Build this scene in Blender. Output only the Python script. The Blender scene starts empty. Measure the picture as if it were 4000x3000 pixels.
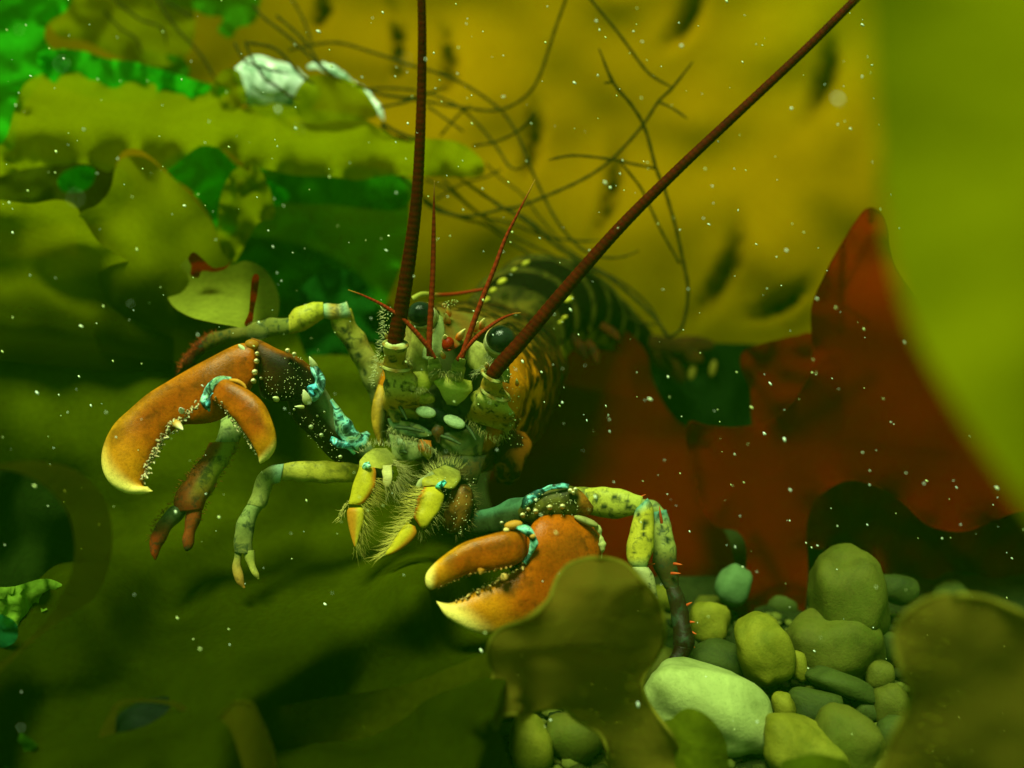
import bpy, math, random
import numpy as np
from mathutils import Vector, Matrix, noise
from mathutils.geometry import delaunay_2d_cdt

random.seed(7)
rng = np.random.default_rng(7)
sc = bpy.context.scene
col = sc.collection

# ------------------------------------------------------------------ camera
# one scene unit is ten centimetres; F is the focal length in photo pixels (4000 x 3000)
F = 3842.0
PITCH = math.radians(20.0)
CAM = Vector((0.0, 0.0, 1.6))
CR = Vector((1, 0, 0))
CD = Vector((0, math.cos(PITCH), -math.sin(PITCH)))
CU = Vector((0, math.sin(PITCH), math.cos(PITCH)))
cam_data = bpy.data.cameras.new('camera')
cam = bpy.data.objects.new('camera', cam_data)
col.objects.link(cam)
cam.location = CAM
cam.rotation_euler = (math.radians(90) - PITCH, 0, 0)
cam_data.sensor_width = 36.0
cam_data.lens = 36.0 * F / 4000.0
cam_data.clip_start = 0.01
cam_data.clip_end = 200
cam_data.dof.use_dof = True
cam_data.dof.focus_distance = 2.42
cam_data.dof.aperture_fstop = 0.62
sc.camera = cam

# ------------------------------------------------------------------ daylight coming down through green water
SUN_DIR = (CR * -0.16 + CU * 0.80 - CD * 0.50)      # towards the sun
SUN_DIR.normalize()
world = bpy.data.worlds.new('World')
sc.world = world
world.use_nodes = True
wn = world.node_tree
wn.nodes.clear()
sky = wn.nodes.new('ShaderNodeTexSky')
sky.sky_type = 'NISHITA'
sky.sun_disc = False
sky.sun_elevation = math.asin(SUN_DIR.z)
sky.sun_rotation = math.atan2(SUN_DIR.x, SUN_DIR.y)
tint = wn.nodes.new('ShaderNodeMix')
tint.data_type = 'RGBA'
tint.blend_type = 'MULTIPLY'
tint.inputs['Factor'].default_value = 1.0
tint.inputs['B'].default_value = (0.50, 1.0, 0.20, 1)   # water passes green, takes the blue
bg = wn.nodes.new('ShaderNodeBackground')
bg.inputs['Strength'].default_value = 0.07
wo = wn.nodes.new('ShaderNodeOutputWorld')
wn.links.new(sky.outputs['Color'], tint.inputs['A'])
wn.links.new(tint.outputs['Result'], bg.inputs['Color'])
wn.links.new(bg.outputs['Background'], wo.inputs['Surface'])

sun_data = bpy.data.lights.new('sun', 'SUN')
sun_data.energy = 4.4
sun_data.angle = math.radians(20.0)
sun_data.color = (0.74, 1.0, 0.50)
sun = bpy.data.objects.new('sun', sun_data)
col.objects.link(sun)
sun.location = (-2, -1, 5)
sun.rotation_euler = SUN_DIR.to_track_quat('Z', 'Y').to_euler()

vs = sc.view_settings
vs.view_transform = 'Standard'
vs.look = 'None'
vs.exposure = 0.68
vs.gamma = 1.0
sc.cycles.use_denoising = True
sc.cycles.max_bounces = 5
sc.cycles.transparent_max_bounces = 12
sc.cycles.volume_bounces = 0
sc.cycles.caustics_reflective = False
sc.cycles.caustics_refractive = False


# ------------------------------------------------------------------ helpers
def P(px, py, d):
    """photo pixel and depth along the lens axis -> point of the place"""
    return CAM + CD * d + CR * ((px - 2000.0) / F * d) - CU * ((py - 1500.0) / F * d)


def depth_for_z(px, py, z):
    dz = CD.z - CU.z * (py - 1500.0) / F
    return (z - CAM.z) / dz


WL = {}          # world position of every object made here


def link(name, me, parent=None, loc=None):
    o = bpy.data.objects.new(name, me)
    col.objects.link(o)
    w = Vector(loc) if loc is not None else Vector((0, 0, 0))
    if parent is not None:
        o.parent = parent
        o.location = w - WL[parent.name]
    else:
        o.location = w
    WL[o.name] = w
    return o


def tag(o, label=None, cat=None, group=None, kind=None):
    if label: o['label'] = label
    if cat: o['category'] = cat
    if group: o['group'] = group
    if kind: o['kind'] = kind
    return o


def empty(name, loc):
    return link(name, None, None, loc)


def build(name, verts, faces, mat, parent=None, cols=None, mot=None, smooth=True):
    """verts in world space -> one mesh object whose origin is its own centre"""
    v = np.array([tuple(p) for p in verts], dtype=float)
    c = v.mean(axis=0)
    me = bpy.data.meshes.new(name)
    me.from_pydata((v - c).tolist(), [], faces)
    if smooth:
        me.polygons.foreach_set('use_smooth', [True] * len(me.polygons))
    if cols is not None:
        a = me.color_attributes.new('pig', 'FLOAT_COLOR', 'POINT')
        cc = np.ones((len(v), 4), dtype=np.float32)
        cc[:, :3] = np.array(cols, dtype=np.float32)
        a.data.foreach_set('color', cc.ravel())
    if mot is not None:
        a = me.attributes.new('mot', 'FLOAT', 'POINT')
        a.data.foreach_set('value', np.array(mot, dtype=np.float32))
    me.materials.append(mat)
    me.update()
    return link(name, me, parent, Vector(c))


def cr(pts, n, closed=False):
    """Catmull-Rom through rows of numbers"""
    p = np.array(pts, dtype=float)
    m = len(p)
    out = []
    if closed:
        segs = m
        for i in range(segs):
            p0, p1, p2, p3 = p[(i - 1) % m], p[i], p[(i + 1) % m], p[(i + 2) % m]
            for k in range(n):
                t = k / n
                out.append(0.5 * ((2 * p1) + (p2 - p0) * t + (2 * p0 - 5 * p1 + 4 * p2 - p3) * t * t + (3 * p1 - p0 - 3 * p2 + p3) * t ** 3))
        return np.array(out)
    # open: even spread over total chord length
    seg = np.linalg.norm(np.diff(p[:, :2], axis=0), axis=1) + 1e-6
    cum = np.concatenate([[0], np.cumsum(seg)])
    for s in np.linspace(0, cum[-1], n):
        i = min(np.searchsorted(cum, s, side='right') - 1, m - 2)
        t = (s - cum[i]) / seg[i]
        p1, p2 = p[i], p[i + 1]
        p0 = p[i - 1] if i > 0 else 2 * p1 - p2
        p3 = p[i + 2] if i + 2 < m else 2 * p2 - p1
        out.append(0.5 * ((2 * p1) + (p2 - p0) * t + (2 * p0 - 5 * p1 + 4 * p2 - p3) * t * t + (3 * p1 - p0 - 3 * p2 + p3) * t ** 3))
    return np.array(out)


def lerp(a, b, t):
    t = max(0.0, min(1.0, t))
    return tuple(x + (y - x) * t for x, y in zip(a, b))


def sstep(a, b, x):
    t = max(0.0, min(1.0, (x - a) / (b - a)))
    return t * t * (3 - 2 * t)


def loft_data(rows, n=40, sides=20, pig=None, mot=None, rough=0.0, rscale=8.0, sq=2.0, ringmod=None):
    """rows: (ax, ay, bx, by, depth, thickness ratio). Rings between edge a and edge b, real thickness along the view."""
    r = cr(rows, n)
    V, Fc, C, M = [], [], [], []
    for i, (ax, ay, bx, by, d, th) in enumerate(r):
        t = i / (n - 1)
        A, B = P(ax, ay, d), P(bx, by, d)
        c = (A + B) * 0.5
        h = (A - B) * 0.5
        hl = max(h.length, 1e-5)
        hu = h / hl
        v = (CAM - c).normalized()
        nn = (v - hu * v.dot(hu)).normalized()
        k = ringmod(t, i) if ringmod else 1.0
        for j in range(sides):
            a = 2 * math.pi * j / sides
            ca, sa = math.cos(a), math.sin(a)
            if sq != 2.0:
                e = 2.0 / sq
                ca2 = math.copysign(abs(ca) ** e, ca)
                sa2 = math.copysign(abs(sa) ** e, sa)
            else:
                ca2, sa2 = ca, sa
            p = c + h * (ca2 * k) + nn * (hl * th * sa2 * k)
            if rough:
                nz = noise.noise(p * rscale)
                p = p + (p - c).normalized() * (rough * nz)
            V.append(p)
            C.append(pig(t, ca, sa) if pig else (0.3, 0.3, 0.3))
            M.append(mot(t, ca, sa) if callable(mot) else (mot or 0.0))
    for i in range(n - 1):
        for j in range(sides):
            a = i * sides + j
            b = i * sides + (j + 1) % sides
            Fc.append((a, b, b + sides, a + sides))
    # caps
    for ring, flip in ((0, True), (n - 1, False)):
        idx = [ring * sides + j for j in range(sides)]
        cc = sum((V[k] for k in idx), Vector()) / sides
        V.append(cc); C.append(C[idx[0]]); M.append(M[idx[0]])
        ci = len(V) - 1
        for j in range(sides):
            a, b = idx[j], idx[(j + 1) % sides]
            Fc.append((b, a, ci) if flip else (a, b, ci))
    return V, Fc, C, M


def loft(name, rows, mat, parent=None, **kw):
    V, Fc, C, M = loft_data(rows, **kw)
    return build(name, V, Fc, mat, parent, C, M)


def tubes(pts, th=0.95):
    """(x, y, half width, depth) centre line -> loft rows"""
    rows = []
    m = len(pts)
    for i in range(m):
        x, y, w, d = pts[i]
        x0, y0 = pts[max(i - 1, 0)][:2]
        x1, y1 = pts[min(i + 1, m - 1)][:2]
        tx, ty = x1 - x0, y1 - y0
        l = math.hypot(tx, ty) or 1
        nx, ny = -ty / l, tx / l
        rows.append((x + nx * w, y + ny * w, x - nx * w, y - ny * w, d, th))
    return rows


def merge(parts):
    V, Fc, C, M = [], [], [], []
    for v, f, c, m in parts:
        o = len(V)
        V += v; C += c; M += m
        Fc += [tuple(k + o for k in q) for q in f]
    return V, Fc, C, M


_ico = {}


def ico(sub):
    if sub not in _ico:
        import bmesh
        bm = bmesh.new()
        bmesh.ops.create_icosphere(bm, subdivisions=sub, radius=1.0)
        v = [q.co.copy() for q in bm.verts]
        f = [tuple(q.index for q in t.verts) for t in bm.faces]
        bm.free()
        _ico[sub] = (v, f)
    return _ico[sub]


def ball_data(c, ax, ay, az, sub=2, color=(0.5, 0.5, 0.5), mot=0.0):
    v, f = ico(sub)
    V = [c + ax * q.x + ay * q.y + az * q.z for q in v]
    return V, list(f), [color if not callable(color) else color(q) for q in v], [mot] * len(V)


def cone_data(base, tip, r, c0, c1, sides=8):
    ax = (tip - base)
    u = ax.orthogonal().normalized()
    w = ax.normalized().cross(u)
    V, C = [], []
    prof = [(-0.15, 0.9), (0.1, 1.0), (0.45, 0.72), (0.75, 0.42), (0.93, 0.18)]
    for t, k in prof:
        for j in range(sides):
            a = 2 * math.pi * j / sides
            V.append(base + ax * t + (u * math.cos(a) + w * math.sin(a)) * (r * k))
            C.append(lerp(c0, c1, (t - 0.2) / 0.5))
    V.append(tip); C.append(c1)
    Fc = []
    m = len(prof)
    for i in range(m - 1):
        for j in range(sides):
            a, b = i * sides + j, i * sides + (j + 1) % sides
            Fc.append((a, b, b + sides, a + sides))
    for j in range(sides):
        Fc.append(((m - 1) * sides + j, (m - 1) * sides + (j + 1) % sides, len(V) - 1))
    return V, Fc, C, [0.0] * len(V)


def inside_poly(x, y, poly):
    n = len(poly)
    r = np.zeros(x.shape, bool)
    j = n - 1
    for i in range(n):
        xi, yi = poly[i]; xj, yj = poly[j]
        with np.errstate(divide='ignore', invalid='ignore'):
            c = ((yi > y) != (yj > y)) & (x < (xj - xi) * (y - yi) / (yj - yi + 1e-12) + xi)
        r ^= c
        j = i
    return r


def red_light_shade(x, y, e):  # paints the lit tip and the shade along the folds
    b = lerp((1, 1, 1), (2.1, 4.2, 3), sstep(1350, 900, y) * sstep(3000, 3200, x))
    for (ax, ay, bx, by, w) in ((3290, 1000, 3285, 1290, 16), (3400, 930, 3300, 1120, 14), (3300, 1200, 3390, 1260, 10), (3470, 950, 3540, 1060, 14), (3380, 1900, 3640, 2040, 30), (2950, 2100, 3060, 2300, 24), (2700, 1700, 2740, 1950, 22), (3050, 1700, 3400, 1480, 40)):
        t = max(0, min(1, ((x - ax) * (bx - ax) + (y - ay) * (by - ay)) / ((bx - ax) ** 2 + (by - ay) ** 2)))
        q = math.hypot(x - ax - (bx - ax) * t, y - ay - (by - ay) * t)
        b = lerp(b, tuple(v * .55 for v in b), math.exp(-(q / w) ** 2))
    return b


def sheet(name, outline, depth, mat, parent=None, grid=40, ruffle=(0, 60, 0.02), sub=5, relief=None, pig=None, smooth_edge=True, bulge=0.0, holes=(), margin=None):
    """a thin blade: outline in photo pixels, its own depth at every point, ruffled margin"""
    o = cr(outline, sub, True) if smooth_edge else np.array(outline, float)
    loops = [o] + [cr(h, 4, True) for h in holes]
    lo, hi = o.min(0), o.max(0)
    gx, gy = np.meshgrid(np.arange(lo[0] + grid * .5, hi[0], grid), np.arange(lo[1] + grid * .5, hi[1], grid * .87))
    gx = gx + (np.arange(gx.shape[0]) % 2)[:, None] * grid * .5
    pts = np.stack([gx.ravel(), gy.ravel()], 1)
    pts = pts + rng.uniform(-.12, .12, pts.shape) * grid
    m = inside_poly(pts[:, 0], pts[:, 1], o)
    for h in loops[1:]:
        m &= ~inside_poly(pts[:, 0], pts[:, 1], h)
    pts = pts[m]
    allloop = np.concatenate(loops)
    d = np.full(len(pts), 1e9)
    for q in allloop:
        d = np.minimum(d, np.hypot(pts[:, 0] - q[0], pts[:, 1] - q[1]))
    pts = pts[d > grid * 0.45]
    coords = [Vector(q) for q in allloop] + [Vector(q) for q in pts]
    edges = []
    s = 0
    for l in loops:
        k = len(l)
        edges += [(s + i, s + (i + 1) % k) for i in range(k)]
        s += k
    v2, _, f2, _, _, _ = delaunay_2d_cdt(coords, edges, [], 3 if holes else 1, 1e-4)
    xy = np.array([tuple(q) for q in v2])
    # distance to the margin and arc position of the nearest margin point
    arc = np.concatenate([[0], np.cumsum(np.linalg.norm(np.diff(o, axis=0), axis=1))])
    dm = np.full(len(xy), 1e9); sm = np.zeros(len(xy))
    for q, sa in zip(o, arc):
        dd = np.hypot(xy[:, 0] - q[0], xy[:, 1] - q[1])
        k = dd < dm
        dm[k] = dd[k]; sm[k] = sa
    amp, wid, fr = ruffle
    V, C = [], []
    for (x, y), e, s_ in zip(xy, dm, sm):
        dep = depth(x, y)
        if amp:
            dep += amp * math.exp(-e / wid) * (math.sin(s_ * fr) + 0.5 * math.sin(s_ * fr * 2.3 + 1.3))
        if bulge:
            dep -= bulge * (1 - math.exp(-e / 150.0))
        if relief:
            dep += relief(x, y, e)
        V.append(P(x, y, dep))
        if pig: C.append(pig(x, y, e))
    ob = build(name, V, [tuple(f) for f in f2], mat, parent, C if pig else None)
    if margin:
        r, mm = margin
        k = len(o)
        mv, mf = [], []
        for i in range(k):
            t = (V[(i + 1) % k] - V[i - 1]).normalized()
            u = t.cross(CD).normalized(); w = t.cross(u)
            for j in range(6):
                a = 2 * math.pi * j / 6
                mv.append(V[i] + u * (r * math.cos(a)) + w * (r * math.sin(a)))
        for i in range(k):
            for j in range(6):
                a, b = i * 6 + j, i * 6 + (j + 1) % 6
                c, d = ((i + 1) % k) * 6 + j, ((i + 1) % k) * 6 + (j + 1) % 6
                mf.append((a, b, d, c))
        build('margin', mv, mf, mm, ob)
    return ob


# ------------------------------------------------------------------ materials
def nodes(name):
    m = bpy.data.materials.new(name)
    m.use_nodes = True
    t = m.node_tree
    t.nodes.clear()
    out = t.nodes.new('ShaderNodeOutputMaterial')
    return m, t, out


def N(t, typ, **kw):
    n = t.nodes.new(typ)
    for k, v in kw.items():
        if k in n.inputs: n.inputs[k].default_value = v
        else: setattr(n, k, v)
    return n


def ramp(t, stops):
    r = t.nodes.new('ShaderNodeValToRGB')
    e = r.color_ramp.elements
    while len(e) > 1: e.remove(e[0])
    e[0].position, e[0].color = stops[0][0], (*stops[0][1], 1)
    for p, c in stops[1:]:
        q = e.new(p); q.color = (*c, 1)
    return r


def shell_mat(name='lobster_shell', rough=0.36, scale=26.0, stretch=(1, 1, 1), lo=.40, hi=.60, dark=(0.006, 0.0045, 0.0015), ior=1.16, sss=0.0, fine=0.5):
    m, t, out = nodes(name)
    L = t.links.new
    at = N(t, 'ShaderNodeAttribute', attribute_name='pig')
    mo = N(t, 'ShaderNodeAttribute', attribute_name='mot')
    geo = N(t, 'ShaderNodeNewGeometry')
    nz = N(t, 'ShaderNodeTexNoise', Scale=scale, Detail=5.0, Roughness=0.62, Distortion=0.6)
    mp = N(t, 'ShaderNodeMapping')
    mp.inputs['Scale'].default_value = stretch
    L(geo.outputs['Position'], mp.inputs['Vector']); L(mp.outputs['Vector'], nz.inputs['Vector'])
    rp = ramp(t, [(lo, (0, 0, 0)), (hi, (1, 1, 1))])
    L(nz.outputs['Fac'], rp.inputs['Fac'])
    mul = N(t, 'ShaderNodeMath', operation='MULTIPLY')
    L(rp.outputs['Color'], mul.inputs[0]); L(mo.outputs['Fac'], mul.inputs[1])
    mix = N(t, 'ShaderNodeMix', data_type='RGBA')
    L(mul.outputs[0], mix.inputs['Factor']); L(at.outputs['Color'], mix.inputs['A'])
    mix.inputs['B'].default_value = (*dark, 1)
    fn = N(t, 'ShaderNodeTexNoise', Scale=150.0, Detail=4.0, Roughness=0.75)
    L(geo.outputs['Position'], fn.inputs['Vector'])
    fr = ramp(t, [(0.30, (0.6, 0.55, 0.5)), (0.5, (1, 1, 1)), (0.75, (1.25, 1.2, 1.15))])
    L(fn.outputs['Fac'], fr.inputs['Fac'])
    m2 = N(t, 'ShaderNodeMix', data_type='RGBA', blend_type='MULTIPLY')
    m2.inputs['Factor'].default_value = fine
    L(mix.outputs['Result'], m2.inputs['A']); L(fr.outputs['Color'], m2.inputs['B'])
    b = N(t, 'ShaderNodeBsdfPrincipled', Roughness=rough)
    b.inputs['IOR'].default_value = ior
    b.inputs['Specular IOR Level'].default_value = 0.5
    L(m2.outputs['Result'], b.inputs['Base Color'])
    if sss:
        b.inputs['Subsurface Weight'].default_value = sss
        b.inputs['Subsurface Radius'].default_value = (0.02, 0.015, 0.004)
        b.inputs['Subsurface Scale'].default_value = 1.0
    bp = N(t, 'ShaderNodeBump', Strength=0.28, Distance=0.004)
    L(fn.outputs['Fac'], bp.inputs['Height']); L(bp.outputs['Normal'], b.inputs['Normal'])
    L(b.outputs['BSDF'], out.inputs['Surface'])
    return m


def weed_mat(name, c, trans=0.5, clear=0.1, tcol=None, var=0.35, scale=5.0, gloss=0.0, attr=False, vein=0.5):
    """thin wet blade: scatters on the lit side, glows through on the other"""
    m, t, out = nodes(name)
    L = t.links.new
    geo = N(t, 'ShaderNodeNewGeometry')
    nz = N(t, 'ShaderNodeTexNoise', Scale=scale, Detail=3.0, Roughness=0.55, Distortion=0.4)
    L(geo.outputs['Position'], nz.inputs['Vector'])
    lo = tuple(x * (1 - var) for x in c); hi = tuple(x * (1 + var) for x in c)
    rp = ramp(t, [(0.3, lo), (0.7, hi)])
    L(nz.outputs['Fac'], rp.inputs['Fac'])
    fn = N(t, 'ShaderNodeTexNoise', Scale=60.0, Detail=4.0, Roughness=0.5)
    L(geo.outputs['Position'], fn.inputs['Vector'])
    fr = ramp(t, [(0.3, (1 - .35 * vein,) * 3), (0.7, (1 + .2 * vein,) * 3)])
    L(fn.outputs['Fac'], fr.inputs['Fac'])
    mx = N(t, 'ShaderNodeMix', data_type='RGBA', blend_type='MULTIPLY')
    mx.inputs['Factor'].default_value = 1.0
    L(rp.outputs['Color'], mx.inputs['A']); L(fr.outputs['Color'], mx.inputs['B'])
    src = mx.outputs['Result']
    if attr:
        at = N(t, 'ShaderNodeAttribute', attribute_name='pig')
        ma = N(t, 'ShaderNodeMix', data_type='RGBA', blend_type='MULTIPLY')
        ma.inputs['Factor'].default_value = 1.0
        L(src, ma.inputs['A']); L(at.outputs['Color'], ma.inputs['B'])
        src = ma.outputs['Result']
    df = N(t, 'ShaderNodeBsdfDiffuse'); L(src, df.inputs['Color'])
    tr = N(t, 'ShaderNodeBsdfTranslucent')
    if tcol:
        mt = N(t, 'ShaderNodeMix', data_type='RGBA', blend_type='MULTIPLY')
        mt.inputs['Factor'].default_value = 1.0
        L(src, mt.inputs['A']); mt.inputs['B'].default_value = (*tcol, 1)
        L(mt.outputs['Result'], tr.inputs['Color'])
    else:
        L(src, tr.inputs['Color'])
    bp = N(t, 'ShaderNodeBump', Strength=0.25, Distance=0.01)
    L(fn.outputs['Fac'], bp.inputs['Height'])
    L(bp.outputs['Normal'], df.inputs['Normal'])
    m1 = N(t, 'ShaderNodeMixShader'); m1.inputs[0].default_value = trans
    L(df.outputs[0], m1.inputs[1]); L(tr.outputs[0], m1.inputs[2])
    gl = N(t, 'ShaderNodeBsdfGlossy', Roughness=0.38)
    L(bp.outputs['Normal'], gl.inputs['Normal'])
    gl.inputs['Color'].default_value = (0.9, 1.0, 0.6, 1)
    fz = N(t, 'ShaderNodeFresnel', IOR=1.12)
    fm = N(t, 'ShaderNodeMath', operation='MULTIPLY'); fm.inputs[1].default_value = gloss * 5
    L(fz.outputs[0], fm.inputs[0])
    m2 = N(t, 'ShaderNodeMixShader'); L(fm.outputs[0], m2.inputs[0])
    L(m1.outputs[0], m2.inputs[1]); L(gl.outputs[0], m2.inputs[2])
    tp = N(t, 'ShaderNodeBsdfTransparent')
    tp.inputs['Color'].default_value = (*[min(1, x / max(c)) ** 0.6 for x in c], 1)
    m3 = N(t, 'ShaderNodeMixShader'); m3.inputs[0].default_value = clear
    L(m2.outputs[0], m3.inputs[1]); L(tp.outputs[0], m3.inputs[2])
    L(m3.outputs[0], out.inputs['Surface'])
    return m


def stone_mat(name, c, c2, scale=7.0):
    m, t, out = nodes(name)
    L = t.links.new
    geo = N(t, 'ShaderNodeNewGeometry')
    nz = N(t, 'ShaderNodeTexNoise', Scale=scale, Detail=7.0, Roughness=0.6, Distortion=1.2)
    L(geo.outputs['Position'], nz.inputs['Vector'])
    rp = ramp(t, [(0.3, c2), (0.52, c), (0.75, tuple(min(1, x * 1.3) for x in c))])
    L(nz.outputs['Fac'], rp.inputs['Fac'])
    fn = N(t, 'ShaderNodeTexNoise', Scale=120.0, Detail=4.0, Roughness=0.8)
    L(geo.outputs['Position'], fn.inputs['Vector'])
    fr = ramp(t, [(0.34, (0.55, 0.6, 0.55)), (0.46, (1, 1, 1)), (0.7, (1.08, 1.08, 1.08))])
    L(fn.outputs['Fac'], fr.inputs['Fac'])
    mx = N(t, 'ShaderNodeMix', data_type='RGBA', blend_type='MULTIPLY')
    mx.inputs['Factor'].default_value = 0.45
    L(rp.outputs['Color'], mx.inputs['A']); L(fr.outputs['Color'], mx.inputs['B'])
    # thin film of algae in blotches
    fz = N(t, 'ShaderNodeTexNoise', Scale=4.5, Detail=5.0, Roughness=0.7)
    L(geo.outputs['Position'], fz.inputs['Vector'])
    fm = ramp(t, [(0.50, (0, 0, 0)), (0.68, (0.55, 0.55, 0.55))])
    L(fz.outputs['Fac'], fm.inputs['Fac'])
    m2 = N(t, 'ShaderNodeMix', data_type='RGBA')
    L(fm.outputs['Color'], m2.inputs['Factor']); L(mx.outputs['Result'], m2.inputs['A'])
    m2.inputs['B'].default_value = (*[min(x, y) for x, y in zip(c, (0.06, 0.085, 0.006))], 1)
    b = N(t, 'ShaderNodeBsdfPrincipled', Roughness=0.5)
    b.inputs['IOR'].default_value = 1.12
    L(m2.outputs['Result'], b.inputs['Base Color'])
    bp = N(t, 'ShaderNodeBump', Strength=0.35, Distance=0.01)
    L(fn.outputs['Fac'], bp.inputs['Height']); L(bp.outputs['Normal'], b.inputs['Normal'])
    L(b.outputs[0], out.inputs['Surface'])
    return m


def plain_mat(name, c, rough=0.5, spec=0.04, trans=0.0):
    m, t, out = nodes(name)
    L = t.links.new
    geo = N(t, 'ShaderNodeNewGeometry')
    fn = N(t, 'ShaderNodeTexNoise', Scale=40.0, Detail=3.0)
    L(geo.outputs['Position'], fn.inputs['Vector'])
    rp = ramp(t, [(0.3, tuple(x * .7 for x in c)), (0.7, tuple(min(1, x * 1.25) for x in c))])
    L(fn.outputs['Fac'], rp.inputs['Fac'])
    b = N(t, 'ShaderNodeBsdfPrincipled', Roughness=rough)
    b.inputs['IOR'].default_value = 1.06
    L(rp.outputs['Color'], b.inputs['Base Color'])
    L(b.outputs[0], out.inputs['Surface'])
    return m


SHELL = shell_mat()
CLAW = shell_mat('claw_shell', rough=0.27, ior=1.22, scale=30.0, lo=.46, hi=.66, dark=(0.05, 0.018, 0.002), fine=.75)
HORN = shell_mat('horny_spines', rough=0.35, fine=0.3)
def skin_mat():
    m, t, out = nodes('joint_membrane')
    L = t.links.new
    at = N(t, 'ShaderNodeAttribute', attribute_name='pig')
    geo = N(t, 'ShaderNodeNewGeometry')
    nz = N(t, 'ShaderNodeTexNoise', Scale=30.0, Detail=3.0, Roughness=0.55, Distortion=1.4)
    L(geo.outputs['Position'], nz.inputs['Vector'])
    rp = ramp(t, [(0.34, (0.06, 0.08, 0.06)), (0.46, (0.35, 0.42, 0.35)), (0.52, (1.5, 1.9, 2.0)), (0.58, (2.2, 2.0, 1.7)), (0.66, (0.6, 0.7, 0.7))])
    L(nz.outputs['Fac'], rp.inputs['Fac'])
    mx = N(t, 'ShaderNodeMix', data_type='RGBA', blend_type='MULTIPLY')
    mx.inputs['Factor'].default_value = 1.0
    L(at.outputs['Color'], mx.inputs['A']); L(rp.outputs['Color'], mx.inputs['B'])
    b = N(t, 'ShaderNodeBsdfPrincipled', Roughness=0.3)
    b.inputs['IOR'].default_value = 1.2
    L(mx.outputs['Result'], b.inputs['Base Color'])
    bp = N(t, 'ShaderNodeBump', Strength=0.3, Distance=0.006)
    L(nz.outputs['Fac'], bp.inputs['Height']); L(bp.outputs['Normal'], b.inputs['Normal'])
    L(b.outputs[0], out.inputs['Surface'])
    return m


MEMB = skin_mat()
SOFT = shell_mat('joint_skin', rough=0.4, scale=60.0, dark=(0.01, 0.03, 0.03), fine=0.7)
ANT = shell_mat('antenna_rings', rough=0.5, fine=0.4, ior=1.07)
EYE = shell_mat('eye_surface', rough=0.14, fine=0.1, ior=1.36)
LEGM = shell_mat('leg_shell', scale=42.0, lo=.50, hi=.64, dark=(0.02, 0.035, 0.015))
CARA = shell_mat('carapace_shell', scale=16.0, stretch=(1.2, 2.4, 0.75), lo=.41, hi=.51, dark=(0.004, 0.004, 0.0012))
TAILM = shell_mat('tail_shell', rough=.6, ior=1.07, scale=22.0)
GRIT = shell_mat('grit', rough=0.7, ior=1.06)
HAIR = shell_mat('bristles', rough=0.6, fine=0.2)

AMBER = weed_mat('amber_kelp', (0.49, 0.235, 0.0010), trans=0.55, clear=0.0, var=0.10, scale=1.6, attr=True, vein=0.3)
NEARGREEN = weed_mat('pale_olive_kelp', (0.31, 0.30, 0.0015), trans=0.6, clear=0.0, var=0.06, scale=1.5, vein=0.2)
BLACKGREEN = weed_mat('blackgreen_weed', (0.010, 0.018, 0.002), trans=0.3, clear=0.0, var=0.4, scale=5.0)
OLIVE = weed_mat('olive_kelp', (0.22, 0.23, 0.0010), trans=0.55, clear=0.18, var=0.2, scale=3.0, vein=0.3)
OLIVEA = weed_mat('olive_kelp_graded', (0.22, 0.225, 0.0010), trans=0.55, clear=0.12, var=0.12, scale=3.0, vein=0.25, attr=True)
DEEP = weed_mat('dark_olive_kelp', (0.029, 0.036, 0.0005), trans=0.35, clear=0.0, var=0.3, scale=3.0, vein=0.4, attr=True)
DIMFROND = weed_mat('dim_olive_frond', (0.110, 0.088, 0.004), trans=0.6, clear=0.15, var=0.15, scale=4.0, vein=0.1)
DIMMARGIN = weed_mat('dim_margin', (0.10, 0.085, 0.003), trans=0.5, clear=0.2)
FROND = weed_mat('brown_olive_frond', (0.185, 0.138, 0.0120), trans=0.62, clear=0.10, var=0.05, scale=3.0, vein=0.08)
RED = weed_mat('red_weed', (0.120, 0.0040, 0.0003), trans=0.55, clear=0.12, var=0.10, scale=2.5, vein=0.15, attr=True)
REDRIM = weed_mat('red_weed_rim', (0.17, 0.008, 0.0005), trans=0.5, clear=0.3)
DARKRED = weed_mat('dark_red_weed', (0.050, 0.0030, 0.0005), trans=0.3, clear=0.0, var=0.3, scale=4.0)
LETTUCE = weed_mat('sea_lettuce', (0.03, 0.52, 0.010), trans=0.6, clear=0.22, var=0.35, scale=6.0, vein=0.6)
DEEPG = weed_mat('deep_olive_weed', (0.05, 0.065, 0.001), var=.4, scale=6)
DULLGREEN = weed_mat('dull_sea_lettuce', (0.035, 0.22, 0.005), trans=0.55, clear=0.32, var=0.3, scale=5.0, vein=0.6)
MARGIN = weed_mat('frond_margin', (0.27, 0.23, 0.022), trans=0.5, clear=0.25)
THREAD = plain_mat('thread_weed', (0.035, 0.026, 0.004), rough=0.6)

PEB = {
    'pale': stone_mat('pale_stone', (0.30, 0.34, 0.105), (0.20, 0.235, 0.06)),
    'yellow': stone_mat('yellow_stone', (0.19, 0.175, 0.014), (0.11, 0.105, 0.006)),
    'olive': stone_mat('olive_stone', (0.085, 0.085, 0.010), (0.04, 0.042, 0.005)),
    'dark': stone_mat('dark_stone', (0.045, 0.058, 0.010), (0.02, 0.028, 0.006)),
    'black': stone_mat('black_stone', (0.004, 0.008, 0.003), (0.002, 0.004, 0.002)),
    'teal': stone_mat('green_stone', (0.09, 0.16, 0.055), (0.05, 0.10, 0.03)),
}

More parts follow.
